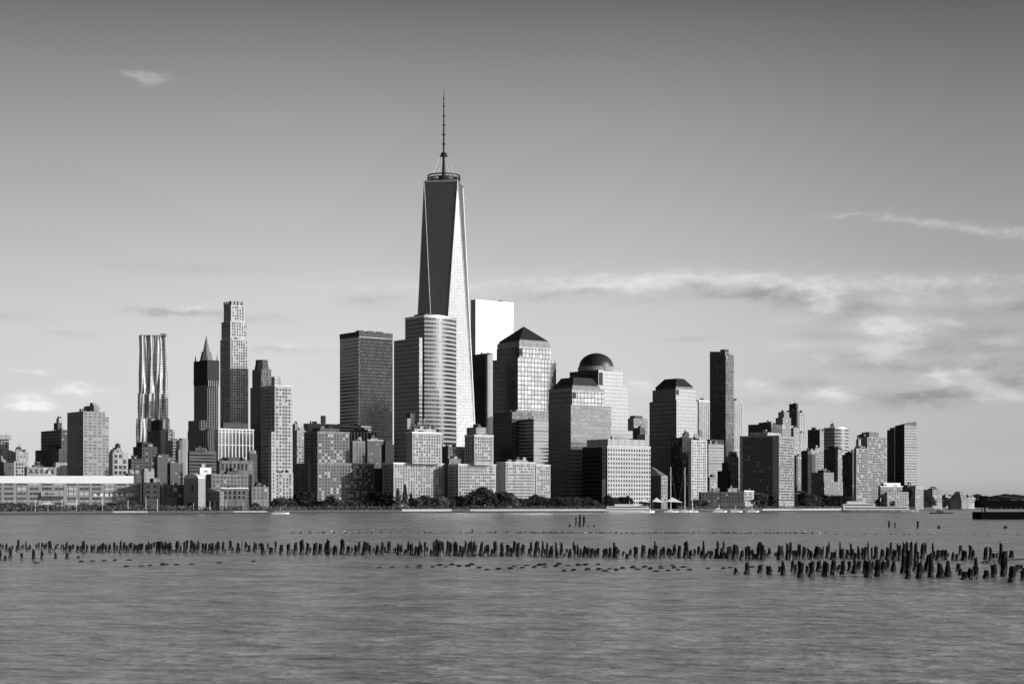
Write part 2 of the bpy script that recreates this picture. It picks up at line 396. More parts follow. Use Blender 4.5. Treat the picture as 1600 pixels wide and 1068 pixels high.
W = [(-200,176,'dark timber bulkhead below the long pier shed',0),(176,231,'pale bulkhead strip beside the dark pier posts',1),(231,364,'dark bulkhead below the arched vent house',0),
     (364,417,'pale wharf edge below the row of low brick houses',1),(417,452,'dark bulkhead stub before the speckled white tower',0),(452,628,'low dark seawall under the willow trees and brick apartments',0),
     (628,706,'white promenade wall before the stepped pale apartment block',1),(706,735,'short dark gap in the white promenade wall',0),(735,948,'long white promenade wall under the trees before the pyramid roof tower',1),
     (1005,1192,'dark marina seawall behind the sailing yachts',0),(1192,1322,'white seawall before the wide twin tone apartment slab',1),(1322,1440,'dark seawall behind the moored ferry',0),(1440,1545,'thin dark seawall under the far riverside trees',0)]
for a, b, lab, li in W: seawall(a, b, lab, li)

# ------------------------------------------------------------------ buildings
class Bld:
    def __init__(s, name, label, cat, C, Y, t=37., group=None):
        s.t = R_(t); s.Y = Y; s.x0 = gx(C, Y)
        s.root = link(name, None, None, (s.x0, Y, GZ), s.t); tag(s.root, label, cat, group)
        s.nw = 0
    def z(s, py, Y=None): return gz(py, Y or s.Y) - GZ
    def loc(s, x, y):
        dx, dy = x - s.x0, y - s.Y; c, n = math.cos(s.t), math.sin(s.t)
        return dx*c + dy*n, -dx*n + dy*c
    def rect(s, L, C, R, dY=0., dmin=4.):
        Y = s.Y + dY; xc = gx(C, Y); c, n = math.cos(s.t), math.sin(s.t)
        q = (R-800)/F; wr = (q*Y - xc)/(c - q*n)
        q = (L-800)/F; wl = (xc - q*Y)/(n + q*c)
        lx, ly = s.loc(xc, Y)
        return lx, lx+max(wr, dmin), ly, ly+max(wl, dmin), Y
    def tier(s, part, L, C, R, top, bot=None, mat='wm', dY=0.):
        x0, x1, y0, y1, Y = s.rect(L, C, R, dY)
        z1 = s.z(top, Y); z0 = -1. if bot is None else s.z(bot, Y)
        mb = MB(); mb.box(x0,x1,y0,y1,z0,z1)
        o = mb.build(part, M[mat], s.root)
        return (x0,x1,y0,y1,max(z0,0),z1)
    def windows(s, T, face, du, dv, w, h, mu=1.2, mt=1.2, zb=6., mat='pane', skip=None, most=100, deep=.25):
        x0,x1,y0,y1,z0,z1 = T
        z0 = max(z0, zb) if z0 < zb else z0 + 1.
        W = (x1-x0) if face == 'R' else (y1-y0); du *= .88
        nu = max(1, int((W-2*mu)/du)); nv = max(1, int((z1-mt-z0)/dv))
        du = (W-2*mu)/nu; w = min(w*1.15, du*.66); h = min(h*1.2, dv*.66)
        spots = []
        for j in range(nv):
            for i in range(nu):
                u = mu + (i+.5)*du; zz = z1 - mt - (j+.5)*dv
                if skip and skip(i, j, nu, nv): continue
                spots.append((u, zz))
        hw, hh = w/2, h/2
        def bx(m, u, zz):
            if face == 'R': m.box(u-hw, u+hw, -.06, deep, zz-hh, zz+hh)
            else: m.box(-.06, deep, u-hw, u+hw, zz-hh, zz+hh)
        room = max(0, most - s.nw)
        m1 = MB(); bx(m1, 0, 0); me = new_mesh('window', m1.v, m1.f, M[mat])
        for u, zz in spots[:room]:
            p = (x0+u, y0, zz) if face == 'R' else (x0, y0+u, zz)
            link('window', me, s.root, p)
        s.nw += min(room, len(spots))
        if spots[room:]:
            m2 = MB()
            for u, zz in spots[room:]: bx(m2, u, zz)
            o = m2.build('remaining_windows', M[mat], s.root, loc=(x0, y0, 0)); o['kind'] = 'stuff'
    def cornice(s, T, h=.8, out=.5, mat='cap', name='cornice'):
        x0,x1,y0,y1,z0,z1 = T
        MB().box(x0-out,x1+out,y0-out,y1+out,z1+.002,z1+h).build(name, M[mat], s.root)
    def plant(s, T, k=.45, h=5., mat='wd', name='rooftop_plant', off=(.3,.3)):
        x0,x1,y0,y1,z0,z1 = T; a = x0+(x1-x0)*off[0]; b = y0+(y1-y0)*off[1]
        MB().box(a, a+(x1-x0)*k, b, b+(y1-y0)*k, z1+.003, z1+h).build(name, M[mat], s.root)

def tank(B, T, h=9., r=2.6, off=(.5,.5)):
    x0,x1,y0,y1,z0,z1 = T; x = x0+(x1-x0)*off[0]; y = y0+(y1-y0)*off[1]
    m = MB()
    for a in (-1,1):
        for b in (-1,1): m.tube((x+a*r*.7,y+b*r*.7,z1-.1),(x+a*r*.7,y+b*r*.7,z1+h*.45),.2,n=5)
    m.tube((x,y,z1+h*.45),(x,y,z1+h*.8),r,n=12); m.tube((x,y,z1+h*.8),(x,y,z1+h),r*1.05,.1,n=12)
    m.build('water_tank', M['wd'], B.root)

def simple(name, label, cat, Y, tiers, t=37., wins=(), cor=(), plants=(), tanks=()):
    B = Bld(name, label, cat, tiers[0][2], Y, t); Ts = []
    for tr in tiers: Ts.append(B.tier(*tr))
    for w in wins: B.windows(Ts[w[0]], *w[1:-1], **w[-1]) if isinstance(w[-1], dict) else B.windows(Ts[w[0]], *w[1:])
    for c in cor:
        if isinstance(c, int): B.cornice(Ts[c])
        else: B.cornice(Ts[c[0]], *c[1:])
    for p in plants:
        if isinstance(p, int): B.plant(Ts[p])
        else: B.plant(Ts[p[0]], *p[1:])
    for q in tanks: tank(B, Ts[q])
    rr = random.Random(int(tiers[0][1]*7+Y))
    for T in ([Ts[-1]] if len(Ts) == 1 else [Ts[0], Ts[-1]]):
        x0,x1,y0,y1,z0,z1 = T
        if z1 < 8 or z1-z0 < .5: continue
        for k in range(rr.choice((2,3,4))):
            a = x0+(x1-x0)*rr.uniform(.05,.75); b = y0+(y1-y0)*rr.uniform(.02,.5); w = rr.uniform(1.2,4.); h = rr.uniform(1.,3.4)
            MB().box(a, min(a+w,x1-.2), b, min(b+w,y1-.2), z1+.004, z1+h).build('roof_unit', M[rr.choice(('wd','wm','wk','wl'))], B.root)
        if rr.random() < .35:
            a = x0+(x1-x0)*rr.uniform(.2,.7); b = y0+(y1-y0)*.3; MB().tube((a,b,z1),(a,b,z1+rr.uniform(5,9)),.22,.1,5).build('roof_aerial', M['steel'], B.root)
    return B, Ts

AT, OT, BB = 'apartment tower', 'office tower', 'building'
# ---- left part of the skyline
simple('stone_building', 'pale stone building with a wide flat cornice at the frame edge', BB, 1900,
       [('wall',-30,1,14,686,None,'wl'),('roof_cornice',-34,0,18,678,686,'wl',-4),('lower_wing',-30,4,20,703,None,'f_light',-12)], wins=[(0,'R',3.4,4.,1.6,2.6)])
simple('brick_building', 'small pale building with a stepped front beside the cornice building', BB, 1800,
       [('wall',18,25,44,705,None,'f_light'),('front_wing',19,22,39,720,None,'wl',-8),('penthouse',24,28,34,700,705,'wd',8)], wins=[(1,'R',3.,3.6,1.6,2.)])
simple('low_building', 'low dark flat building behind the end of the pier shed', BB, 1600, [('wall',-40,6,22,722,None,'f_dark'),('penthouse',-10,2,8,717,722,'wm',6)])
simple('stepped_building', 'stepped dark building with a blank white side and rooftop tower', BB, 1850,
       [('wall',64,96,106,671,None,'f_dark'),('lower_wing',55,92,107,701,None,'f_dark',-10),('front_wing',82,87,107,722,None,'wl',-16),('penthouse',84,90,97,660,671,'wd',8),('rooftop_tower',88,92,97,653,660,'wl',10)],
       plants=[(1,.2,4.)])
B, Ts = simple('apartment_tower', 'tall balcony tower with one dark side rising behind the pier shed', AT, 1650,
       [('wall',105,130,164,642,None,'balc'),('lower_bay',112,130,170,650,None,'balc',8),('penthouse',131,147,156,633,642,'wm',5)])
x0,x1,y0,y1,z0,z1 = Ts[0]
for k in range(34):                              # balconies stacked on the dark corner
    z = z1-3-k*2.9
    MB().box(x0-1.4,x0-.01,y0+2,y0+7,z,z+1.1).build('balcony', M['wm'], B.root)
simple('loft_building', 'mid height loft building with big square windows beside the balcony tower', BB, 1700,
       [('wall',168,176,200,706,None,'wl'),('penthouse',172,178,190,702,706,'wm',5)], wins=[(0,'R',4.6,5.2,3.2,3.2)], tanks=[0])
simple('low_building', 'row of low stone houses with arched windows over the pier roof', BB, 1500, [('wall',38,42,88,729,None,'f_mid'),('penthouse',50,53,64,726,729,'wd',5)], wins=[(0,'R',4.5,5.,2.,2.6)])

# folded steel tower
def folded_tower():
    Y = 2750; B = Bld('folded_tower', 'slender silver tower with rippling folded facade standing left of the green spired tower', 'skyscraper', 222, Y, 10)
    def body(part, L, C, R, top, bot, dY, seed):
        x0,x1,y0,y1,YY = B.rect(L,C,R,dY); z1 = B.z(top,YY); z0 = -1 if bot is None else B.z(bot,YY)
        rnd = random.Random(seed); nz = 46; v, f = [], []
        per = []
        n1, n2 = 60, 40
        for i in range(n1): per.append((x0+(x1-x0)*i/n1, y0, 0,-1, i/n1))
        for i in range(n2): per.append((x1, y0+(y1-y0)*i/n2, 1,0, 3+i/n2))
        for i in range(n1): per.append((x1-(x1-x0)*i/n1, y1, 0,1, 5+i/n1))
        for i in range(n2): per.append((x0, y1-(y1-y0)*i/n2, -1,0, 8-i/n2))
        n = len(per); ph = [rnd.uniform(0,6.28) for _ in range(8)]
        for k in range(nz+1):
            z = z0+(z1-z0)*k/nz; q = z/38.
            for (x,y,nx,ny,s) in per:
                a = s*2*math.pi
                w = 1.9*math.sin(a*3 + 1.1*math.sin(q+ph[0])) + 1.2*math.sin(a*5 + 1.7*math.sin(q*1.3+ph[1])+ph[2]) + .6*math.sin(a*8+1.6*math.sin(q*2.1+ph[3]))
                edge = min(1., min(abs(s%1), 1-abs(s%1))*8 + .2)
                w = w*edge
                v.append((x+nx*w, y+ny*w, z))
        for k in range(nz):
            for i in range(n): f.append((k*n+i, k*n+(i+1)%n, (k+1)*n+(i+1)%n, (k+1)*n+i))
        f.append(tuple(nz*n+i for i in range(n)))
        link(part, new_mesh(part, v, f, M['stain'], True), B.root)
    body('shaft', 217.5, 220, 259, 523, None, 0, 3)
    body('middle_setback', 215.5, 218, 260, 614, None, -4, 5)
    body('lower_setback', 213.5, 216, 262, 653, None, -8, 8)
    x0,x1,y0,y1,YY = B.rect(250,251,259,4)
    m = MB()
    for k in range(6):
        a = x0+(x1-x0)*k/5; m.tube((a,y0,B.z(526)),(a,y0,B.z(520)),.35,n=5)
    m.box(x0,x1,y0,y0+.6,B.z(522.5),B.z(521)); m.build('roof_rail', M['steel'], B.root)
folded_tower()
simple('dark_building', 'dark stepped office block at the foot of the rippling silver tower', BB, 2200,
       [('wall',231,248,262,672,None,'f_dark'),('penthouse',236,249,251,656,672,'wk',5),('white_wing',250,251,263,673,None,'wm',-8)])
simple('stepped_building', 'thin pale stepped building right of the rippling silver tower', BB, 2150, [('wall',258,263,273,674,None,'f_light'),('side_wing',262,270,280,688,None,'f_lband',-12)], wins=[(0,'R',3.5,5.,2.,2.)])
B = Bld('round_tower', 'plain pale round cornered tower standing before the green spired tower', 'tower', 285, 1950, 37)
x, y = B.loc(gx(285,1962),1962); m = MB(); r = 6.6
m.tube((x,y,-1),(x,y,B.z(687)),r,n=28); m.build('round_shaft', M['wl'], B.root, True); MB().tube((x,y,B.z(687)),(x,y,B.z(684)),r*.6,n=16).build('roof_drum', M['wm'], B.root)
B.tier('side_wing',274,279,284,702,None,'wm',4)
simple('dark_building', 'dark bulky block with stepped roof left of the folded tower foot', BB, 1800, [('wall',208,222,246,697,None,'f_dark'),('penthouse',214,222,236,690,697,'wk',6),('front_wing',200,205,228,716,None,'f_dark',-10)])
simple('dark_building', 'squat dark drum roofed block before the pale round tower', BB, 1650, [('wall',240,246,270,713,None,'f_dark'),('penthouse',244,248,264,709,713,'wd',4),('side_wing',262,266,286,722,None,'f_dark',5)])
simple('low_building', 'low block with plain grey walls below the dark stepped buildings', BB, 1450, [('wall',221,225,241,735,None,'wm'),('penthouse',223,226,234,732,735,'wl',3),('rear_wing',196,200,226,739,None,'wd',20)])

# neo-gothic tower with green pyramid
B, Ts = simple('spired_tower', 'old stone tower with shrouded upper floors and a pointed green copper crown', 'skyscraper', 2450,
       [('shaft',303,324,341,596,None,'f_dfin'),('shrouded_storeys',302.5,324,342.5,562,600,'wk',-3),('west_wing',294,312,326,656,None,'f_dfin',-14),('lower_wing',293,316,352,672,None,'f_dfin',-24)],
       cor=[(0,1.5,.6,'wm')])
x0,x1,y0,y1,z0,z1 = Ts[1]; cx, cy = (x0+x1)/2, (y0+y1)/2
def pyr(B, name, cx, cy, z0, r0, z1, r1, mat, n=8):
    a = [(cx+r0*math.cos(2*math.pi*(k+.5)/n), cy+r0*math.sin(2*math.pi*(k+.5)/n)) for k in range(n)]
    b = [(cx+r1*math.cos(2*math.pi*(k+.5)/n), cy+r1*math.sin(2*math.pi*(k+.5)/n)) for k in range(n)]
    MB().prism(a, z0, z1, b).build(name, M[mat], B.root)
pyr(B,'crown_base',cx,cy,z1,9.2,z1+13,6.2,'copper'); pyr(B,'crown_spire',cx,cy,z1+13,4.6,z1+29,1.6,'copper'); pyr(B,'finial',cx,cy,z1+29,1.5,z1+36,.1,'copper')
for a in (0,1):
    for b in (0,1): pyr(B,'corner_pinnacle',x0+2+(x1-x0-4)*a,y0+2+(y1-y0-4)*b,z1,1.4,z1+9,.1,'wm',6)
for k in range(6):
    u = x0+(x1-x0)*(k+.5)/6; MB().box(u-.5,u+.5,y0-1.2,y0-.2,B.z(604),B.z(594)).build('buttress', M['wl'], B.root)

# stepped limestone tower
B, Ts = simple('limestone_tower', 'tall pale limestone tower with notched stepped crown near the green spire', 'skyscraper', 2300,
       [('shaft',344,360,388,529,None,'wh2'),('upper_setback',346,360,386,501,529,'wh2',4),('crown_storeys',349.5,361,382.5,476,501,'wh2',8)],
       wins=[(0,'R',3.6,3.6,1.7,2.,dict(most=70)),(1,'R',3.6,3.6,1.7,2.,dict(most=85)),(2,'R',3.6,3.6,1.7,2.,dict(most=100)),(0,'L',3.4,3.6,1.6,2.),(1,'L',3.4,3.6,1.6,2.),(2,'L',3.4,3.6,1.6,2.)])
x0,x1,y0,y1,z0,z1 = Ts[2]
for k in range(4):
    u = x0+(x1-x0)*(k+.0)/4+.6; MB().box(u,u+(x1-x0)/4*.62,y0+.02,y0+3,z1,z1+5.2).build('crown_pier', M['wl'], B.root)
for k in range(3):
    u = y0+(y1-y0)*k/3+4; MB().box(x0+.02,x0+3,u,u+(y1-y0)/3*.5,z1,z1+5.2).build('crown_pier', M['wl'], B.root)
MB().box(x0+5,x1-4,y0+5,y1-4,z1,z1+4).build('roof_plant', M['wd'], B.root)
x0,x1,y0,y1,z0,z1 = Ts[0]; MB().box(x0-.5,x0+2.4,y0-.5,y0-.003,0,z1+1.5).build('corner_pier', M['wl'], B.root)

B = Bld('dark_tower', 'dark stone tower with faceted octagonal top beside the limestone tower', 'tower', 408, 2150, 37)
T = B.tier('shaft',391,408,426,604,None,'f_dfin'); T = B.tier('upper_storeys',394,408,424,576,604,'f_dfin',3)
x0,x1,y0,y1,z0,z1 = T; cx, cy = (x0+x1)/2,(y0+y1)/2; r = (x1-x0)*.62
pyr(B,'sloped_shoulder',cx,cy,z1,r*1.02,z1+7,r*.86,'wd'); pyr(B,'octagonal_crown',cx,cy,z1+7,r*.86,z1+11.5,r*.84,'f_dark')
B, Ts = simple('residential_tower', 'tall speckled white apartment tower standing at the waterfront left of the willows', AT, 1500,
       [('wall',408,429,456.5,603,None,'wl'),('penthouse',424,429,439,588,603,'wl',4),('side_wing',419.5,424,429.3,674,None,'wl',-5),('base_storeys',421,429,458,738,None,'wl',-3)],
       wins=[(0,'R',3.0,2.95,1.45,1.6),(0,'L',3.6,2.95,1.6,1.6,dict(mat='paned')),(2,'R',2.4,2.95,1.2,1.5,dict(mat='paned')),(3,'R',3.,2.95,1.5,1.6)], cor=[(0,1.,.25)])
simple('low_building', 'low brick apartment row beside the foot of the speckled white tower', BB, 1450, [('wall',390,393,420,760,None,'wb'),('penthouse',398,400,410,757,760,'wd',4)], wins=[(0,'R',3.4,3.,1.5,1.7)])
# white fin slab and dark stone block before it
simple('fin_building', 'broad office slab framed with thin white vertical fins under the limestone tower', BB, 1950,
       [('wall',336,341,396.5,670.5,None,'grid'),('penthouse',345,349,388,660,670,'wd',12)], cor=[(0,1.,.5,'white')])
simple('stone_block', 'dark flat roofed stone block with tall narrow windows before the white finned slab', BB, 1650,
       [('wall',338,343,396,719,None,'wb'),('upper_wing',346,350,380,714,719,'wd',10),('side_wing',386,389,402,708,None,'wd',14)], wins=[(0,'R',3.8,9.,1.6,6.5,dict(mat='paned'))], t=25)
simple('striped_building', 'dark office building with horizontal window stripes left of the white finned slab', BB, 1850, [('wall',293,296,338,704,None,'f_dband'),('penthouse',302,305,322,699,704,'wd',10)])
simple('low_building', 'small bright white rooftop block above the arched vent house', BB, 1500, [('wall',310,312.5,330,730,None,'white'),('penthouse',313,315,322,727,730,'wl',4)], wins=[(0,'R',5.,4.,3.,.9)])
simple('low_building', 'long low dark block behind the gabled houses', BB, 1480, [('wall',322,330,394,740,None,'wb'),('penthouse',350,355,370,736,740,'wd',8)], wins=[(0,'R',3.6,3.4,1.5,1.8,dict(mat='paned'))])

# arched ventilation house
def vent_house():
    B = Bld('vent_house', 'tall grey brick vent house with a rounded gable at the river edge', BB, 310, 1330, 60)
    x0,x1,y0,y1,Y = B.rect(287,310,321,0); zt = B.z(747)
    MB().box(x0,x1,y0,y1,-1,zt).build('wall', M['wr'], B.root)
    x0b,x1b,y0b,y1b,Yb = B.rect(288,309.6,322,6)
    n = 12; cy = (y0+y1)/2; r = (y1-y0)/2
    arc = [(cy+r*math.cos(math.pi*k/n), zt+r*.5*math.sin(math.pi*k/n)) for k in range(n+1)]
    v = [(x0-.2,a,b) for a,b in arc] + [(x1,a,b) for a,b in arc]; k = n+1
    f = [tuple(range(k)), tuple(range(2*k-1,k-1,-1))] + [(i,i+k,(i+1)%k+k,(i+1)%k) for i in range(k)]
    link('arched_roof', new_mesh('arched_roof', v, f, M['cap']), B.root)
    MB().box(x0-.08,x0+.3,cy-2.,cy-.6,zt-10,zt-5).build('window', M['pane2'], B.root)
    MB().box(x0-.08,x0+.3,cy-3.,cy+3.,0,6).build('doorway', M['wk'], B.root)
    MB().box(x0-.3,x0+.5,y0-.3,y0+.6,-1,zt).build('corner_pier', M['wl'], B.root)
vent_house()
def gable_house():
    B = Bld('gabled_house', 'brick boat house with a low gabled roof right of the vent house', BB, 343, 1340, 62)
    x0,x1,y0,y1,Y = B.rect(312,343,350,0); ze = B.z(768); zr = B.z(762); cy = (y0+y1)/2
    MB().box(x0,x1,y0,y1,-1,ze).build('wall', M['wb'], B.root)
    v = [(x0-.4,y0-.6,ze),(x0-.4,cy,zr),(x0-.4,y1+.6,ze),(x1,y0-.6,ze),(x1,cy,zr),(x1,y1+.6,ze)]
    link('roof', new_mesh('roof', v, [(0,1,2),(5,4,3),(0,3,4,1),(1,4,5,2),(0,2,5,3)], M['wm']), B.root)
    T = (x0,x1,y0,y1,0,ze); B.windows(T,'L',2.6,20.,.9,6.,mt=.5,zb=1.,mat='pane')
gable_house()
simple('wharf_shed', 'long low brick wharf shed with a pale roof edge left of the speckled tower', BB, 1350, [('wall',345,346,387,763,None,'wb')], wins=[(0,'R',3.6,3.6,1.6,2.)], cor=[(0,.9,.5,'white')], t=14)
simple('low_shed', 'low dark pier shed between the trees and the vent house', BB, 1330, [('wall',222,224,250,753,None,'wd'),('side_wing',250,252,288,757,None,'wd',8)], t=14, wins=[(0,'R',4.,4.,2.,1.6,dict(mat='paned')),(1,'R',4.,4.5,2.4,2.,dict(mat='pane'))])

# pier shed
def pier_shed():
    Y = 1290; B = Bld('pier_shed', 'very long pier shed with bright white flat roof and faded grey windowed wall', 'pier building', -260, Y, 14)
    x0,x1,y0,y1,_ = B.rect(-262,-260,220,0); y1 = y0+90
    T = (x0,x1,y0,y1,0,B.z(753))
    MB().box(x0,x1,y0,y1,-1,B.z(753)).build('wall', M['pier'], B.root)
    xr = B.rect(-262,-260,209,0)[1]
    # roof slopes back and up
    v = [(x0,y0-.6,B.z(752.6)),(xr,y0-.6,B.z(752.8)),(xr,y0+2.2,B.z(743.2,Y+60)),(x0,y0+2.2,B.z(743.2,Y+3)),(x0,y0-.6,B.z(753)-.3),(xr,y0-.6,B.z(753)-.3),(xr,y0+2.2,B.z(753)-.3),(x0,y0+2.2,B.z(753)-.3)]
    link('roof', new_mesh('roof', v, [(0,1,2,3),(0,4,5,1),(1,5,6,2),(2,6,7,3),(3,7,4,0),(7,6,5,4)], M['white']), B.root)
    sx = lambda px: B.rect(-262,-260,px,0)[1]
    MB().box(sx(64),sx(99),y0-1.2,y0-.3,B.z(774),B.z(767.3)).build('sign_panel', M['wl'], B.root)
    m = MB(); m.prism([(sx(63.5),y0-1.4),(sx(99),y0-1.4),(sx(99),y0-.05),(sx(63.5),y0-.05)], B.z(779.5), B.z(774.1)); m.build('sign_canopy', M['wd'], B.root)
    m = MB()
    for i, (p, q) in enumerate(((70,72.4),(73,75.2),(77,79.2),(80,81.4),(82.4,85))):
        m.box(sx(p),sx(q),y0-1.32,y0-1.22,B.z(771.7),B.z(768.9 if i%2 else 769.6))
    m.build('sign_lettering', M['wk'], B.root)
    for k in range(26):
        p = 4+k*8.1
        if 62 < p < 100: continue
        MB().box(sx(p),sx(p+5.4),y0-.12,y0+.2,B.z(784.6),B.z(780.6)).build('loading_door', M['wl'], B.root)
    for p in (146,156,164,172,180,188,196,203): MB().box(sx(p),sx(p+5),y0-.1,y0+.2,B.z(774.5),B.z(769.8)).build('window', M['white'], B.root)
    for k in range(14):
        a = random.uniform(2,200); row = random.choice((757.5,764)); MB().box(sx(a),sx(a+random.uniform(3,8)),y0-.1,y0+.2,B.z(row+1.),B.z(row)).build('window', M['wl'], B.root)
    for k in range(27): MB().box(sx(2+k*8.1),sx(2.5+k*8.1),y0-.2,y0+.2,B.z(785),B.z(753.5)).build('wall_post', M['wm'], B.root)
pier_shed()

# ---- centre-left
simple('pale_block', 'slim pale block standing just right of the speckled white tower', BB, 1900, [('wall',457,461,466,662,None,'f_mid'),('lower_wing',460,464,478,672,None,'f_light',-12)])
B, Ts = simple('brick_apartments', 'stepped brick apartment house speckled with bright windows behind willow trees', AT, 1680,
       [('wall',475,496,546,675,724,'wb'),('podium',459,496,585,724,None,'wb',-6),('penthouse',488,500,530,668,675,'wd',9)],
       wins=[(0,'R',3.5,3.,1.9,1.9,dict(mat='pane2')),(1,'R',3.5,3.,1.9,1.9,dict(mat='pane2')),(0,'L',3.6,3.,1.5,1.6,dict(mat='paned')),(1,'L',3.6,3.,1.5,1.6,dict(mat='paned'))], cor=[(0,.9,.2,'wm'),(1,.9,.2,'wm')])
x0,x1,y0,y1,z0,z1 = Ts[1]; yy = y0+(y1-y0)*.30
MB().box(x0-.7,x0-.003,yy,yy+2.2,0,z1).build('corner_pier', M['wl'], B.root)
simple('grey_block', 'plain grey block with thin chimney tower behind the brick apartments', BB, 2050,
       [('wall',474,480,531,661,None,'wm'),('chimney_tower',501,504,509,649,661,'wm',6),('lower_wing',508,512,564,663,None,'f_lband',-8)])
simple('office_block', 'rounded grey office block with fine vertical ribs above dark framed block', BB, 1980, [('wall',545,549,588,674,None,'f_fin'),('penthouse',552,556,575,670,674,'wd',6)])
simple('office_block', 'dark ribbed office block with a white left edge under the black glass tower', BB, 1850, [('wall',548,551,573,690,None,'f_dfin'),('penthouse',553,556,566,687,690,'wd',5)], cor=[(0,.7,.3,'wl')])
simple('office_block', 'dark office block outlined by a pale frame beside the stepped pale apartments', BB, 1800, [('wall',571,574,598,688,None,'f_dark'),('penthouse',576,580,590,684,688,'wm',5)], cor=[(0,1.2,.5,'wl')])
simple('dark_block', 'low black apartment block left of the stepped pale apartments', AT, 1740, [('wall',585,600,616,731,None,'wk'),('rear_wing',596,602,616,694,None,'wk',30)], wins=[(0,'R',3.5,3.,1.4,1.6,dict(mat='pane')),(0,'L',3.5,3.,1.4,1.6,dict(mat='paned'))])

# black and grey striped glass tower
B, Ts = simple('striped_glass_tower', 'boxy glass office tower with a striped grey side and black right face', OT, 2225,
       [('wall',531,561,613,519,None,'sev'),('parapet_storey',530.5,561,613.6,517.5,525,'wd',-1),('podium',508,545,580,664,None,'f_lband',-14)])
x0,x1,y0,y1,z0,z1 = Ts[0]
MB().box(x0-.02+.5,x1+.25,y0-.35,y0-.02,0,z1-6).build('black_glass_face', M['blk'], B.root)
for k in range(3): MB().box(x0+5+k*14,x0+13+k*14,y0+8,y0+16,z1+.5,z1+3.5).build('roof_plant', M['wd'], B.root)

# curved silver tower
def curved_tower():
    B = Bld('curved_tower', 'silver office tower with bright horizontal bands and a bowed right face before the tallest tower', OT, 657, 1930, 37)
    def curved(part, L, C, R, top, bot, dY, mat):
        x0,x1,y0,y1,Y = B.rect(L,C,R,dY); z1 = B.z(top,Y); z0 = -1 if bot is None else B.z(bot,Y)
        n = 14; pl = []
        for k in range(n+1):
            u = k/n; pl.append((x0+(x1-x0)*u, y0 - 5.2*math.sin(math.pi*u)*(1-.2*u) + 7*u*u))
        pl += [(x1, y1), (x0, y1)]
        o = MB().prism(pl, z0, z1).build(part, M[mat], B.root)
        return x0,x1,y0,y1,z1
    x0,x1,y0,y1,z1 = curved('shaft',633,663,719,493,None,0,'gold')
    B.tier('north_wing',615.5,655,659,527,None,'gold',-3)
    B.tier('recessed_notch',654,658,664,527,None,'blk',-.5)
    curved('roof_band',632.6,663,719.4,491.5,495,-.6,'lsteel')
    MB().box(x0+8,x1-14,y0+9,y1-6,z1,z1+4).build('roof_plant', M['wd'], B.root)
curved_tower()

# tallest tower
def tallest():
    Y = 2300; t = 37.
    root = link('spire_tower', None, None, (gx(693.5,Y), Y, GZ), R_(t))
    tag(root, 'tallest tapering glass skyscraper with crisp triangular facets and a needle spire', 'skyscraper')
    z = lambda py: gz(py, Y)-GZ
    h = 30.5; zb = 55.; zt = z(288.5)
    MB().box(-h,h,-h,h,-1,zb).build('base', M['wtcbase'], root)
    b = [(-h,-h,zb),(h,-h,zb),(h,h,zb),(-h,h,zb)]; tp = [(0,-h,zt),(h,0,zt),(0,h,zt),(-h,0,zt)]
    v = b+tp; f = []
    for k in range(4):
        f.append((k,(k+1)%4,4+k)); f.append(((k+1)%4,4+(k+1)%4,4+k))
    f.append((4,5,6,7))
    link('glass_shaft', new_mesh('glass_shaft', v, f, M['wtc']), root)
    for k in range(4):
        for a in (b[k], b[(k+1)%4]): MB().tube(a, tp[k], .55, .55, 6).build('edge_trim', M['lsteel'], root)
        MB().tube(tp[k], tp[(k+1)%4], .8, .8, 6).build('parapet_trim', M['lsteel'], root)
    q = [(p[0]*.97,p[1]*.97) for p in tp]; MB().prism(q, zt, zt+2.2).build('parapet', M['wm'], root)
    for py, r, tr in ((275.2,20.5,.9),(279.6,20.8,.9),(283.6,20.2,.9)): MB().ring(r, tr, z(py)).build('communication_ring', M['steel'], root, True)
    m = MB()
    for k in range(20):
        a = 2*math.pi*k/20; m.tube((20.5*math.cos(a),20.5*math.sin(a),zt+1.5),(20.5*math.cos(a),20.5*math.sin(a),z(275)),.28,n=5)
    for k in range(10):
        a = 2*math.pi*k/10; m.tube((3*math.cos(a),3*math.sin(a),z(280)),(20.5*math.cos(a),20.5*math.sin(a),z(279.6)),.35,n=5)
    m.build('ring_frame', M['steel'], root)
    MB().tube((0,0,zt),(0,0,z(275)),8,7,16).build('mast_base', M['wd'], root)
    m = MB(); m.tube((0,0,z(284)),(0,0,z(243)),2.7,1.7,10); m.tube((0,0,z(243)),(0,0,z(200)),1.35,1.05,10); m.tube((0,0,z(200)),(0,0,z(154)),.95,.7,8); m.tube((0,0,z(154)),(0,0,z(139)),.6,.15,8)
    m.build('mast', M['steel'], root)
    m = MB(); m.tube((0,0,z(244.5)),(0,0,z(240)),5.2,3.6,12); m.tube((0,0,z(240)),(0,0,z(238.6)),3.8,3.2,12); m.build('mast_collar', M['steel'], root)
    for py, r in ((225,2.7),(210.2,2.7),(195.6,2.3),(181,2.1),(166,1.6),(153.5,1.2)): MB().tube((0,0,z(py+.7)),(0,0,z(py-.5)),r,r,10).build('mast_platform', M['steel'], root)
    for k in range(8):
        a = 2*math.pi*(k+.5)/8; MB().tube((4.2*math.cos(a),4.2*math.sin(a),z(244)),(14.5*math.cos(a),14.5*math.sin(a),z(275)),.22,n=5).build('stay_cable', M['lsteel'], root)
tallest()

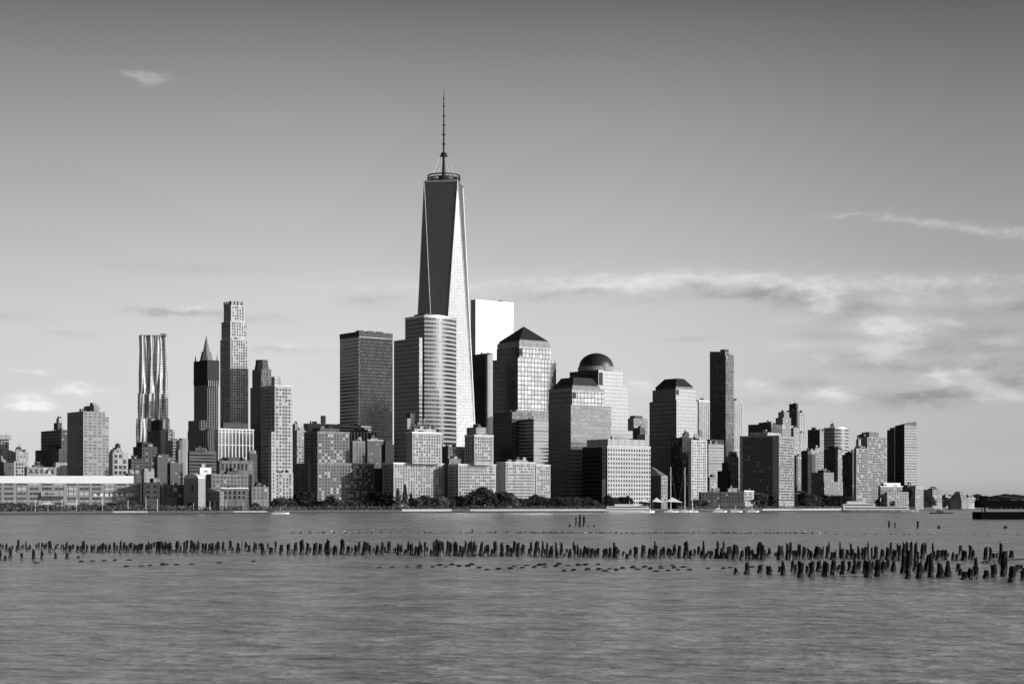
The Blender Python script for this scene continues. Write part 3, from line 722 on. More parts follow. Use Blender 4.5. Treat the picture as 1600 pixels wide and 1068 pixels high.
simple('mirror_tower', 'plain blank tower gleaming almost white right behind the tallest tower', OT, 2600, [('wall',735.5,743,802.5,468.5,None,'mirror'),('parapet',735,743,803,467.5,470,'mirror',-.5)])
simple('dark_glass_tower', 'dark flat topped tower with a bright narrow side before the gleaming white tower', OT, 2350, [('wall',738,761.5,770,553,None,'blk'),('parapet',737.5,761.5,770.4,551.5,556,'wd',-.5),('sunlit_pale_side',761.2,762,770.4,553.5,None,'wl',-.8)])  # sunlit right side painted as a pale wall

# ---- financial centre towers
B = Bld('pyramid_tower', 'granite and glass tower with a dark pyramid roof right of the tallest tower', OT, 809, 1950, 37)
T1 = B.tier('lower_shaft',770,806,860,640,None,'wfcs',-5); T2 = B.tier('shaft',770,809,869,558.5,640,'wfc'); T3 = B.tier('upper_shaft',776,811,861,541,558.5,'wfc',3); T4 = B.tier('attic',777,811.5,860,533,541,'wm',3.4)
x0,x1,y0,y1,z0,z1 = T4; cx, cy = (x0+x1)/2,(y0+y1)/2; i = 1.4
MB().prism([(x0+i,y0+i),(x1-i,y0+i),(x1-i,y1-i),(x0+i,y1-i)], z1, z1+2.2).build('roof_base', M['roofd'], B.root)
v = [(x0+i,y0+i,z1+2.2),(x1-i,y0+i,z1+2.2),(x1-i,y1-i,z1+2.2),(x0+i,y1-i,z1+2.2),(cx,cy,B.z(508,1970))]
link('pyramid_roof', new_mesh('pyramid_roof', v, [(0,1,4),(1,2,4),(2,3,4),(3,0,4),(3,2,1,0)], M['roofd']), B.root)
a0,a1,b0,b1,c0,c1 = T3
MB().box(a0+.6,a0+4.,b0-.25,b0+.2,c0+2,c1-2).build('corner_opening', M['wk'], B.root); MB().box(a0-.25,a0+.2,b0+.6,b0+4.,c0+2,c1-2).build('corner_opening', M['wk'], B.root)
B, Ts = simple('glass_block', 'mid rise block, dark glass left and bright banded right, below the pyramid roof', OT, 1800,
       [('wall',772,834,857,654,None,'f_lband'),('dark_wing',771,800,835,643,None,'west',14)])

B = Bld('mastaba_tower', 'granite tower with a flat topped sloping dark roof standing before the dome', OT, 892, 1840, 37)
T = B.tier('shaft',857,892,955,632,None,'wfcs'); T2 = B.tier('upper_shaft',857.5,894,944,610,632,'wfc',1.5)
x0,x1,y0,y1,z0,z1 = T2; B.cornice(T2, 3., .05, 'wm', 'attic')
MB().box(x0+3,x1-3,y0+3,y1-3,z1+3.01,z1+6).build('roof_base', M['roofd'], B.root)
def frustum(B, name, x0,x1,y0,y1,z0,z1,inx,mat):
    MB().prism([(x0,y0),(x1,y0),(x1,y1),(x0,y1)], z0, z1, [(x0+inx,y0+inx),(x1-inx,y0+inx),(x1-inx,y1-inx),(x0+inx,y1-inx)]).build(name, M[mat], B.root)
frustum(B,'sloping_roof',x0+4,x1-4,y0+4,y1-4,z1+6,z1+14.5,5.,'roofd')
MB().box(x0+.5,x0+5.,y0-.3,y0+.2,z1-8,z1-1.5).build('corner_opening', M['wk'], B.root)

B = Bld('dome_tower', 'pale granite tower with stepped shoulders and a dark copper dome', OT, 934, 1960, 37)
T = B.tier('shaft',888,934,981,601,None,'wfcp'); T2 = B.tier('upper_shaft',890,935,973,577,601,'wfcp',2); T3 = B.tier('lower_step',888,930,988.5,671,None,'wfcp',-4)
x0,x1,y0,y1,z0,z1 = T2; x,y = B.loc(gx(931.5,1985),1985)
MB().tube((x,y,z1-.5),(x,y,B.z(573.5,1985)),20.2,n=40).build('dome_drum', M['wm'], B.root)
MB().dome(x,y,B.z(573.5,1985),19.2,B.z(551.5,1985)-B.z(573.5,1985)).build('dome', M['roofd'], B.root, True)
for k in range(7): MB().box(x0-.3,x0+.2,y0+3+k*4.2,y0+5.6+k*4.2,z1-9,z1-4).build('attic_window', M['wk'], B.root)
MB().box(x0+1,x0+6,y0-.3,y0+.2,z1-17,z1-3).build('corner_opening', M['wk'], B.root)

B, Ts = simple('grid_office', 'cubic pale office block with a fine white window grid right above the white ferry', BB, 1790,
       [('wall',910,949,1016.5,697,None,'lowgrid'),('roof_storey',917,950,1010.5,685.5,697,'wl',4)], cor=[(0,.8,.3)])
x0,x1,y0,y1,z0,z1 = Ts[0]
MB().box(x0-.25,x0-.01,y0+8.,y1,-.5,z1-.5).build('shade_coloured_side', M['blk'], B.root)  # shade of the left face laid on as a near-black sheet
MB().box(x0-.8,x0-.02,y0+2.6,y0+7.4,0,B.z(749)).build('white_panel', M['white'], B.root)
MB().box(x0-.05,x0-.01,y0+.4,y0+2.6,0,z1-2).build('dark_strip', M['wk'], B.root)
simple('far_offices', 'jagged dark rooftops of older offices between the dome tower and hipped roof tower', BB, 2500,
       [('wall',980,990,1012,653,None,'f_mid'),('upper_storeys',984,992,1004,649,653,'wd',5),('front_wing',996,1008,1018,678,None,'wl',-20),('dark_wing',986,1000,1008,668,None,'f_dark',-10)])
B = Bld('hipped_tower', 'granite tower with dark gridded left side and a low hipped roof right of the dome', OT, 1057, 2080, 37)
T = B.tier('shaft',1015,1057,1090,625,None,'wfcp'); T2 = B.tier('upper_shaft',1019.5,1056,1087.5,607,625,'wfcp',2)
x0,x1,y0,y1,z0,z1 = T; MB().box(x0-.25,x0-.01,y0+.2,y1,-.5,z1-.3).build('gridded_glass_side', M['wfc'], B.root)
x0,x1,y0,y1,z0,z1 = T2; MB().box(x0+2.5,x1-2.5,y0+2.5,y1-2.5,z1,z1+3).build('roof_base', M['roofd'], B.root)
frustum(B,'hipped_roof',x0+2,x1-2,y0+2,y1-2,z1+3,z1+13.,8.,'roofd')
MB().box(x0+.8,x0+4.6,y0-.3,y0+.2,z1-7,z1-1).build('corner_opening', M['wk'], B.root)
# stepped pale apartments and neighbours on the promenade
B, Ts = simple('brick_apartments', 'broad pale stepped apartment block with rooftop pavilion before the bowed silver tower', AT, 1680,
       [('wall',634,644,690.5,676,724,'wl'),('podium',598,615,694,724,None,'wl',-5),('roof_pavilion',640,648,681,669.5,676,'wl',5)],
       wins=[(0,'R',3.2,2.95,1.4,1.5),(1,'R',3.2,2.95,1.4,1.5),(1,'L',3.6,3.,1.5,1.6,dict(mat='paned'))], cor=[(0,1.1,.4,'white'),(1,1.1,.4,'white')])
x0,x1,y0,y1,z0,z1 = Ts[2]
m = MB()
for k in range(6):
    u = x0+2+k*(x1-x0-4)/6; m.tube((u,y0+4,z1),(u+1.3,y0+4,z1+12-abs(k-2.5)*3),.35,n=5); m.tube((u+2.4,y0+4,z1),(u+1.1,y0+4,z1+12-abs(k-2.5)*3),.35,n=5)
m.build('roof_trellis', M['lsteel'], B.root)
MB().box(x0+1,x0+6,y0+9,y0+15,z1,z1+15).build('elevator_tower', M['wd'], B.root); MB().box(x0-3,x0+.8,y0+8,y0+15,z1,z1+10).build('roof_bulkhead', M['wm'], B.root)
simple('brick_apartments', 'pale apartment block with a narrow stepped tower between the dark gaps', AT, 1700,
       [('tower_storeys',726,741,771,680.5,726,'wl'),('podium',700,716,775,726,None,'wl',-5),('penthouse',729,744,760,667,680,'wm',6)],
       wins=[(0,'R',2.8,2.95,1.4,1.6),(1,'R',2.8,2.95,1.4,1.6),(1,'L',3.6,3.,1.5,1.6,dict(mat='paned')),(0,'L',3.6,3.,1.5,1.6,dict(mat='paned'))], cor=[(0,1.1,.3,'cap'),(1,1.1,.3,'cap')])
simple('brick_apartments', 'flat pale apartment block split by a dark joint under the pyramid roofed tower', AT, 1730,
       [('wall',776,790,836,722.5,None,'wl'),('east_wing',834,837.5,860,727,None,'wl',24),('penthouse',800,806,824,718,722,'wm',8)],
       wins=[(0,'R',2.7,2.95,1.5,1.3),(1,'R',2.7,2.95,1.5,1.3)], cor=[(0,1.,.25,'cap'),(1,1.,.2,'cap')])
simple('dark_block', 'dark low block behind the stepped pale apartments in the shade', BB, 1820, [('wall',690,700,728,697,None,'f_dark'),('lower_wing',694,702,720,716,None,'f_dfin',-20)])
# ---- right of the financial centre
simple('striped_office', 'distant pale office tower with white vertical stripes behind the brown glass tower', OT, 2600, [('wall',1080,1092,1111,627.5,None,'f_fin'),('penthouse',1092,1096,1106,624,627.5,'wd',6)], cor=[(0,3.,.5)])
B, Ts = simple('slender_tower', 'tall slender brown glass tower with a tilted crown rising right of the hipped roof', 'skyscraper', 2250,
       [('wall',1109,1133,1146.5,556,None,'west'),('corner_bay',1128,1134,1142,560,None,'west',-2)])
x0,x1,y0,y1,z0,z1 = Ts[0]
v = [(x0,y0,z1),(x1,y0,z1),(x1,y1,z1),(x0,y1,z1),(x0,y0,z1+5.5),(x1,y0,z1+1.),(x1,y1,z1+3.),(x0,y1,z1+7.5)]
link('tilted_crown', new_mesh('tilted_crown', v, [(4,5,6,7),(0,1,5,4),(1,2,6,5),(2,3,7,6),(3,0,4,7)], M['west']), B.root)
MB().box(x0+3,x0+10,y0+4,y0+12,z1+2,z1+9).build('roof_plant', M['wd'], B.root)
simple('striped_office', 'distant pale tower whose lit edge shows right of the slender brown tower', OT, 2650, [('wall',1140,1147,1159.6,630,None,'f_fin'),('attic',1140,1147,1159.6,625.5,630,'wl',.0)])
simple('dark_apartments', 'dark apartment tower dotted with lit panes left of the narrow white tower', AT, 1950, [('wall',1048,1066,1081,683,None,'wk'),('penthouse',1066,1070,1077,676,683,'wd',5)], wins=[(0,'L',3.4,3.,1.2,1.5,dict(mat='pane2')),(0,'R',3.4,3.,1.4,1.5)])
simple('white_apartments', 'narrow white apartment tower with columns of dark windows above the marina', AT, 1900, [('wall',1076,1080,1105,687,None,'wh2'),('penthouse',1082,1086,1096,682,687,'wl',6)], wins=[(0,'R',3.3,2.95,1.3,1.5)])
simple('grey_apartments', 'grey striped apartment tower between the narrow white tower and the wide slab', AT, 2000, [('wall',1102,1107,1131,693,None,'f_lband'),('penthouse',1104,1108,1131,686,693,'wk',6),('front_wing',1106,1109,1120,745,None,'f_light',-12)])
simple('small_tower', 'small pale tower with dark stepped side wing left of the wide slab', AT, 1950, [('wall',1134,1139,1154,713,None,'f_light'),('upper_storeys',1139,1142,1151,705,713,'f_light',4),('dark_wing',1121,1137,1141,735,None,'wk',-2),('dark_step',1128,1138,1141,722,None,'wk',0)])
simple('wide_slab', 'wide dark apartment slab with plain grey edges and one speckled bright end', AT, 1900,
       [('wall',1156,1217,1241,681,None,'wm'),('gridded_wing',1161,1207,1208.5,682.5,None,'f_dark',2.4),('penthouse',1172,1200,1220,675,681,'wl',12)], wins=[(0,'R',2.9,2.95,1.5,1.5)], t=62, cor=[(0,.8,.2,'wm')])
simple('stepped_tower', 'stepped stone tower with a dark right shoulder rising behind the wide slab', 'tower', 2450,
       [('wall',1208,1222,1240,664,None,'f_mid'),('middle_setback',1212,1223,1236,652,664,'f_mid',3),('upper_setback',1216,1225,1233,643,652,'wm',6)])
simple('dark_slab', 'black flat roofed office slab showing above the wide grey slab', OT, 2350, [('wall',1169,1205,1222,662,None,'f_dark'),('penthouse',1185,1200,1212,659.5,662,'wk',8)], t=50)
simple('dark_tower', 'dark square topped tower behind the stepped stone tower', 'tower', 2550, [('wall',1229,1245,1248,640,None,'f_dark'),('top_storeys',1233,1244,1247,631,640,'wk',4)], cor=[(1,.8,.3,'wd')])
simple('ribbed_tower', 'tall grey ribbed tower at the shoulder of the dark square tower', 'tower', 2600, [('wall',1244,1248,1257,644,None,'f_fin'),('lower_setback',1246,1250,1259.5,676,None,'f_fin',-12)])
simple('pale_tower', 'pale plain tower face between the wide slab and the ribbed tower', 'tower', 2300, [('wall',1236,1240,1249.5,668,None,'f_light'),('side_wing',1240,1244,1252,712,None,'f_mid',-20)])
# ---- right group
simple('black_tower', 'black boxy tower leftmost in the group right of the ribbed tower', OT, 2500, [('wall',1262,1277,1280.5,672,None,'wk'),('parapet',1262,1277,1281,670.5,673,'wd',-.5)], wins=[(0,'L',3.5,4.,1.2,1.6,dict(mat='paned'))])
simple('bright_tower', 'bright curved front tower with dark side beside the black boxy tower', OT, 2550, [('wall',1279,1281,1296,673,None,'f_lband'),('penthouse',1284,1287,1293,669.5,673,'wl',5)])
simple('dark_tower', 'slim dark tower with a rooftop mast left of the rounded banded tower', 'tower', 2520, [('wall',1295,1301,1306,668,None,'f_dark'),('roof_mast',1299,1300.5,1303,663.5,668,'wk',4)])
def rounded():
    B = Bld('rounded_tower', 'bright rounded office tower with horizontal bands in the far group', OT, 1304, 2480, 37)
    x0,x1,y0,y1,Y = B.rect(1299,1304,1333.5,0); n=12
    pl = [(x0+(x1-x0)*k/n, y0-6*math.sin(math.pi*k/n)+9*(k/n)**2) for k in range(n+1)]+[(x1,y1+14),(x0,y1+14)]
    MB().prism(pl,-1,B.z(668)).build('wall', M['gold'], B.root); MB().prism([(p[0],p[1]-.4) for p in pl],B.z(669),B.z(667.3)).build('parapet', M['lsteel'], B.root)
rounded()
simple('pale_block', 'pale block with dark window columns at the left of the far group', AT, 2250, [('wall',1254,1266,1287,703,None,'f_light'),('dark_wing',1252,1262,1268,704,None,'f_dark',-4),('penthouse',1270,1274,1281,699.5,703,'wl',5)], wins=[(0,'R',4.,3.4,1.6,2.)])
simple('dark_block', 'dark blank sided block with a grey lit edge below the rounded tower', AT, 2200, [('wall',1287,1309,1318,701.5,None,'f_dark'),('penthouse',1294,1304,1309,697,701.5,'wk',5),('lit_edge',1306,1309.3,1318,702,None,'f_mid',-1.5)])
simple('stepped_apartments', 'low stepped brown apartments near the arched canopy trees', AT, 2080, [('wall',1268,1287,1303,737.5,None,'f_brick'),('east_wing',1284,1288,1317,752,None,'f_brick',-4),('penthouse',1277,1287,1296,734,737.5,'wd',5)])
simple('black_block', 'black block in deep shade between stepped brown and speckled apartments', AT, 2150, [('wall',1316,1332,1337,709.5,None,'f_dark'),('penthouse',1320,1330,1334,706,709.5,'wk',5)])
simple('speckled_apartments', 'speckled brick apartments with a small white roof pylon in the far group', AT, 2100, [('wall',1334,1338,1357,700,None,'wr'),('stepped_top',1337,1340,1352,696.5,700,'wb',4),('roof_pylon',1340,1341.5,1345,686,696.5,'wl',6)], wins=[(0,'R',3.1,3.,1.7,1.7,dict(mat='pane2'))])
simple('grey_tower', 'broad grey ribbed apartment tower with a dark flat cap right of the speckled apartments', AT, 2200, [('wall',1340,1355,1386,682,None,'f_mid'),('penthouse',1349,1358,1373,674.5,682,'wb',6),('dark_wing',1339,1350,1356,679,None,'f_dark',5)], wins=[(0,'R',3.2,3.1,1.4,1.8)])
simple('dark_tower', 'dark narrow tower joined to the slanted roof glass tower at the end', 'tower', 2350, [('wall',1386,1398,1401,672.5,None,'f_dark'),('parapet',1386,1398,1401,671,674,'wd',-.5)])
B, Ts = simple('slanted_tower', 'glass tower with slanted roof line and shaded left side ending the skyline', OT, 2300, [('wall',1398.5,1413,1432,665,None,'west')])
x0,x1,y0,y1,z0,z1 = Ts[0]; v = [(x0,y0,z1),(x1,y0,z1),(x1,y1,z1),(x0,y1,z1),(x0,y0,z1+2.5),(x1,y0,z1+6.),(x1,y1,z1+5.),(x0,y1,z1+.6)]
link('slanted_crown', new_mesh('slanted_crown', v, [(4,5,6,7),(0,1,5,4),(1,2,6,5),(2,3,7,6),(3,0,4,7)], M['west']), B.root)
MB().box(x0-.25,x0-.01,y0+.1,y1,-.5,z1).build('shade_black_side', M['blk'], B.root); MB().box(x0-.01,x1+.1,y0-.3,y0-.01,0,z1+.5).build('banded_face', M['f_lband'], B.root)  # the left face's shade is put into a black covering sheet
simple('white_museum', 'low white building with stacked terraces at the end of the skyline', BB, 2150, [('wall',1372,1376,1410,760,None,'f_light'),('upper_terrace',1376,1380,1407,754,760,'white',6),('front_wing',1384,1386,1420,768,None,'f_light',-10)], cor=[(0,.9,.6,'white')], t=20)
simple('pale_block', 'small grey block with bright roof slab right of the slanted roof tower', BB, 2250, [('wall',1424,1430,1443,764,None,'f_mid'),('roof_slab',1422,1431,1443,759,763.5,'wl',3),('dark_wing',1410,1418,1431,757,None,'f_dark',8)])
simple('cube_block', 'cube shaped block, half dark and half grey, standing alone by the far trees', BB, 2500, [('wall',1442.5,1457,1472,764.5,None,'wm'),('penthouse',1450,1458,1466,762.8,764.5,'wd',5)], wins=[(0,'R',3.2,3.4,1.2,1.6)])
def stepped_museum():
    B = Bld('stepped_museum', 'small dark museum with a stepped pyramid roof among the far trees', BB, 1498, 2600, 30)
    x0,y0 = B.loc(gx(1498,2615),2615)
    for k in range(6):
        r = 16-2.1*k; pl = [(x0+r*math.cos(math.pi*j/3), y0+r*math.sin(math.pi*j/3)) for j in range(6)]
        za = -1 if k == 0 else B.z(780-2.5*(k-1)+0, 2615)
        MB().prism(pl, za, B.z(780-2.5*k, 2615)-.5).build('roof_step' if k else 'wall', M['wm'], B.root); MB().prism([(x0+(p[0]-x0)*.9,y0+(p[1]-y0)*.9) for p in pl], B.z(780-2.5*k,2615)-.5, B.z(780-2.5*k,2615)+.01).build('step_joint', M['wk'], B.root)
stepped_museum()
simple('low_brick_row', 'low dark brick row behind the marina docks with pale rooftop sheds', BB, 1850, [('wall',1092,1095,1163,768,None,'wd'),('roof_shed',1112,1114,1124,762,768,'wm',5),('rear_shed',1136,1139,1152,762,768,'wl',9)], wins=[(0,'R',3.4,3.4,1.4,1.7,dict(mat='paned'))], t=12)
simple('white_pavilion', 'small white square pavilion with many windows before the wide slab', BB, 1880, [('wall',1160,1163,1178,767,None,'wl'),('base_storey',1158,1164,1180,784,None,'wl',-3)], wins=[(0,'R',2.6,3.4,1.3,1.8)], cor=[(0,.6,.3,'white')])
simple('white_pavilion', 'little pavilion with a thin white roof between slab and round trees', BB, 1950, [('wall',1243,1245,1258,771,None,'f_mid'),('roof_slab',1242,1244.5,1259,769.8,771,'white',-1)], t=14)
def slope_house():
    B = Bld('sloped_house', 'dark narrow hall with one steep sloping roof beside the yacht masts', BB, 1033, 1850, 37)
    x0,x1,y0,y1,Y = B.rect(1018,1033,1043,0); ze = B.z(743); zr = B.z(729)
    MB().box(x0,x1,y0,y1,-1,ze).build('wall', M['wm'], B.root)
    MB().box(x0-.2,x0-.01,y0+.1,y1,0,ze).build('shade_dark_side', M['wk'], B.root)  # dark sheet paints the shade of the left wall
    v = [(x0,y0,ze),(x1,y0,ze),(x1,y1,ze),(x0,y1,ze),(x0,y1,zr),(x1*.3+x0*.7,y1,zr)]
    link('sloping_roof', new_mesh('sloping_roof', v, [(0,1,5,4),(1,2,5),(2,3,4,5),(3,0,4),(3,2,1,0)], M['wb']), B.root)
    T = (x0,x1,y0,y1,0,ze); B.windows(T,'R',2.2,3.6,1.,1.6,zb=8)
slope_house()
for px0, c, px1, ty, lab in ((1473,1476,1489,775,'low pale flat block peeping over the far grove by the cube block'),(1508,1511,1524,777,'tiny pale block among the far trees right of the stepped museum'),(1424,1427,1436,772,'small square pale house at the foot of the slanted roof tower')):
    simple('low_building', lab, BB, 2700, [('wall',px0,c,px1,ty,None,'wl'),('penthouse',px0+2,c+1,px1-5,ty-2,ty,'wm',4)], wins=[(0,'R',3.6,3.6,1.8,1.8)])
# pale canopies by the marina
for i, (a, b, ap, lab) in enumerate(((1000,1016,778,'small white peaked canopy beside the grid office'),(1019,1037,777,'white peaked canopy between ferry and yachts'),(1041,1066,776.5,'widest white peaked canopy beneath the yacht masts'))):
    Y = 1745; root = link('peaked_canopy', None, None, (gx((a+b)/2,Y),Y,GZ)); tag(root, lab, 'canopy')
    w = gx(b,Y)-gx(a,Y); zl = gz(783,Y)-GZ; zp = gz(ap,Y)-GZ
    v = [(-w/2,-4,zl),(w/2,-4,zl-1),(w/2,4,zl-1),(-w/2,4,zl),(-w*.12,0,zp)]
    link('canvas_roof', new_mesh('canvas_roof', v, [(0,1,4),(1,2,4),(2,3,4),(3,0,4),(3,2,1,0)], M['canvas']), root)
    for sx in (-.45,.45):
        for sy in (-3.5,3.5): MB().tube((sx*w,sy,-.5),(sx*w,sy,zl-.5),.12,n=6).build('post', M['wm'], root)

# ------------------------------------------------------------------ far hills
def hills(p0, p1, tops, Y, mat):
    n = 150; v, f = [], []
    for i in range(n+1):
        px = p0+(p1-p0)*i/n; t = i/n*(len(tops)-1); k = min(int(t), len(tops)-2); py = tops[k]+(tops[k+1]-tops[k])*(t-k)
        py += random.uniform(-1.6,1.6); x = gx(px,Y); z = gz(py,Y)
        v += [(x,Y,0),(x,Y+150,z*.7),(x,Y+500,z*1.06),(x,Y+1500,0)]
    for i in range(n):
        for j in range(3): f.append((i*4+j,(i+1)*4+j,(i+1)*4+j+1,i*4+j+1))
    o = link('hills', new_mesh('hills', v, f, M[mat])); tag(o, kind='structure')
hills(1525, 2100, [786,778,772,774,770,773,769,770,772,770,772,774], 6500, 'hill')
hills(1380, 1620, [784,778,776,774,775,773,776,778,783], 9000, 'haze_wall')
hills(-600, 460, [782,776,778,775,778,776,780], 6000, 'hill')

# ------------------------------------------------------------------ trees
def crown_mesh(seed, kind):
    rnd = random.Random(seed); v, f = [], []
    lobes = []
    if kind == 'conifer':
        for k in range(8): lobes.append((Vector((0,0,.25+.72*k/8)), .16*(1-k/8.6)+.02, .1))
    else:
        n = 20
        for k in range(n):
            a = 2.4*k + rnd.uniform(-.4,.4); q = .34*math.sqrt((k+.5)/n); top = .34+.42*math.sqrt(max(0,1-(q/.37)**2))
            lobes.append((Vector((q*math.cos(a), q*math.sin(a), top*rnd.uniform(.8,1.05))), rnd.uniform(.11,.18), rnd.uniform(.11,.17)))
            if k % 2: lobes.append((Vector((q*math.cos(a), q*math.sin(a), rnd.uniform(.2,.42))), rnd.uniform(.12,.18), rnd.uniform(.1,.15)))
    for c, r, rz in lobes:
        for _ in range(60):
            d = Vector((rnd.gauss(0,1),rnd.gauss(0,1),rnd.gauss(0,1))).normalized()*rnd.uniform(.5,1.05)
            p = c + Vector((d.x*r, d.y*r, d.z*rz)); s = rnd.uniform(.022,.05)
            a = Vector((rnd.gauss(0,1),rnd.gauss(0,1),rnd.gauss(0,1))).normalized(); b = a.orthogonal().normalized()
            n = len(v); v += [p+a*s, p+b*s, p-a*s*.9, p-b*s*.8]; f.append((n,n+1,n+2,n+3))
    return new_mesh('crown', v, f, M['leaf'])
def trunk_mesh(seed):
    rnd = random.Random(seed); m = MB(); m.tube((0,0,-.05),(0,0,.42),.028,.018,7)
    for k in range(6):
        a = rnd.uniform(0,6.28); z = rnd.uniform(.25,.42); m.tube((0,0,z),(.2*math.cos(a),.2*math.sin(a),z+rnd.uniform(.15,.32)),.013,.004,5)
    return new_mesh('trunk', m.v, m.f, M['bark'])
CR = [crown_mesh(s, 'broad') for s in range(7)]; CC = [crown_mesh(50+s, 'conifer') for s in range(2)]; TR = [trunk_mesh(s) for s in range(5)]
TREES = [
 ('bushy leafing tree beside the foot of the speckled white tower','trees by the speckled tower',[(438,794,777,20),(452,794,779,18),(432,794,782,14)]),
 ('wide dome shaped willow tree before the dark podium of the brick apartments',None,[(470,795,770,38)]),
 ('low rounded tree on the lawn under the speckled brick apartments','trees under the brick apartments',[(500,796,783,18),(516,796,776,15),(530,796,782,18),(545,796,784,20),(560,796,785,20),(574,796,783,18)]),
 ('large round willow tree between the brick and the pale stepped apartments',None,[(593,796,771,34)]),
 ('tree in the row before the broad pale stepped apartments','trees before the pale stepped apartments',[(612,796,783,18),(648,796,779,20),(662,796,776,20),(676,796,777,20),(690,796,779,20)]),
 ('pointed dark conifer before the broad pale stepped apartments','conifers',[(622,796,767,9),(633,796,765,9),(642,796,772,8)]),
 ('tree before the pale apartments with the narrow stepped tower','trees before the narrow stepped tower',[(704,796,778,18),(718,796,777,20),(729,796,776,20)]),
 ('big wide crowned tree at the foot of the narrow stepped apartments','big trees at the narrow stepped tower',[(741,796,769,24),(756,796,767,28),(768,796,771,20)]),
 ('spreading tree at the joint of the two pale flat apartment blocks','trees before the flat apartments',[(784,796,771,24),(797,796,774,22),(811,796,779,18),(824,796,780,16),(836,796,774,18),(848,796,779,18)]),
 ('rounded tree in the row before the tower with flat sloping roof','trees before the flat sloping roof tower',[(860,796,778,20),(873,796,777,20),(886,796,778,22),(900,796,777,20),(914,796,779,20),(928,796,782,16)]),
 ('thin leafing tree before the white grid office','trees before the grid office',[(950,796,776,14),(960,796,777,13),(971,796,777,14),(981,796,778,13)]),
 ('dark tree beside the marina behind the yachts','trees at the marina',[(1008,796,781,16),(1088,795,782,14),(1100,795,784,14)]),
 ('leafing tree before the wide apartment slab','trees before the wide slab',[(1176,795,780,16),(1188,795,774,22),(1202,795,773,22),(1214,795,780,16)]),
 ('arched row tree near the little pavilion with thin white roof','trees near the thin roof pavilion',[(1256,794,772,16),(1266,794,771,18),(1276,794,775,16)]),
 ('bare branching tree below the stepped brown apartments','trees below the stepped brown apartments',[(1288,794,776,16),(1298,794,775,16),(1308,794,775,16),(1318,794,774,16),(1330,794,777,14)]),
 ('small tree before the low white terraced building','trees before the white terraces',[(1376,793,780,14),(1390,793,781,14),(1404,793,780,14),(1418,793,780,14),(1430,793,779,14)]),
 ('tree in the far grove by the cube block and stepped museum','far grove trees',[(1440,793,779,16),(1451,793,779,18),(1462,793,778,18),(1473,793,776,18),(1484,793,777,18),(1495,793,782,16),(1506,793,781,16),(1516,793,779,16),(1527,792,775,18),(1445,793,777,20),(1456,793,776,20),(1468,793,777,20),(1479,793,778,20),(1490,793,780,18),(1501,793,779,18),(1511,793,780,18),(1521,792,778,18),(1435,793,780,18)]),
 ('low shrubby tree along the bulkhead under the pier shed','shrubby trees under the pier shed',[(6,800,787,16),(20,800,788,18),(36,800,787,18),(52,800,789,16),(66,800,790,14),(80,800,790,14),(132,800,788,16),(146,800,788,16),(160,800,789,14),(174,800,787,14),(190,800,786,16),(206,800,784,14)]),
 ('small dark tree near the low pier shed and the vent house','small trees near the vent house',[(224,800,786,12),(240,800,786,12),(256,800,787,12),(272,800,786,12),(296,799,788,10),(318,799,784,16),(334,799,788,12)]),
 ('round tree before the brick wharf shed','trees before the wharf shed',[(362,799,783,16),(378,799,785,16),(398,799,786,14)]),
]
ti = 0
for lab, grp, lst in TREES:
    for px, by, ty, wpx in lst:
        Y = shoreY(px) + 45
        hgt = (gz(ty, Y) - GZ)*random.uniform(1.08,1.32); wid = wpx/F*Y
        con = grp == 'conifers'
        r = link('conifer_tree' if con else 'broadleaf_tree', None, None, (gx(px,Y),Y,GZ), random.uniform(0,6.28)); tag(r, lab, 'tree', grp)
        c = link('crown', (CC if con else CR)[ti % (2 if con else 7)], r); t = link('trunk', TR[ti % 5], r)
        sxy = wid*1.35/(.34 if con else .86); c.scale = (sxy, sxy, hgt/(.98 if con else .92)); t.scale = (hgt, hgt, hgt)
        ti += 1
# hedges along the promenade: undergrowth nobody could count
def undergrowth(p0, p1, name, zt, n):
    v, f = [], []
    for _ in range(n):
        px = random.uniform(p0,p1); Y = shoreY(px)+random.uniform(12,30); p = Vector((gx(px,Y),Y,GZ+random.uniform(0,zt)*random.random()**.4))
        s = random.uniform(.3,.8); a = Vector((random.gauss(0,1),random.gauss(0,1),random.gauss(0,1))).normalized(); b = a.orthogonal().normalized()
        k = len(v); v += [p+a*s,p+b*s,p-a*s,p-b*s]; f.append((k,k+1,k+2,k+3))
    tag(link(name, new_mesh(name, v, f, M['leaf'])), 'dark low shrubs along the riverside lawn', 'shrubs', kind='stuff')
undergrowth(-40, 232, 'undergrowth', 4.6, 4200); undergrowth(232, 470, 'undergrowth', 4., 3400); undergrowth(470, 960, 'undergrowth', 3.6, 7500); undergrowth(1060, 1535, 'undergrowth', 3.6, 6500)

# lamp posts and flag poles
def pole(px, Y, ty, name, label, cat, group=None, r=.11, mat='lsteel'):
    root = link(name, None, None, (gx(px,Y),Y,GZ-.2)); tag(root, label, cat, group); h = gz(ty,Y)-GZ
    MB().tube((0,0,0),(0,0,h),r,r*.6,6).build('post', M[mat], root); MB().tube((0,0,h),(0,0,h+.4),.22,.14,8).build('lamp_head', M['white'], root)
for px, ty in ((228,777),(246,780),(302,786),(328,783),(354,782),(380,785)): pole(px, shoreY(px)+14, ty, 'street_lamp', 'thin pale lamp post on the quay before the vent house and sheds', 'lamp post', 'lamp posts before the vent house')
for px, ty in ((55,781),(75,782),(97,780),(120,780),(160,781),(200,782)): pole(px, shoreY(px)+14, ty, 'street_lamp', 'thin pale lamp post along the front of the pier shed', 'lamp post', 'lamp posts before the pier shed')

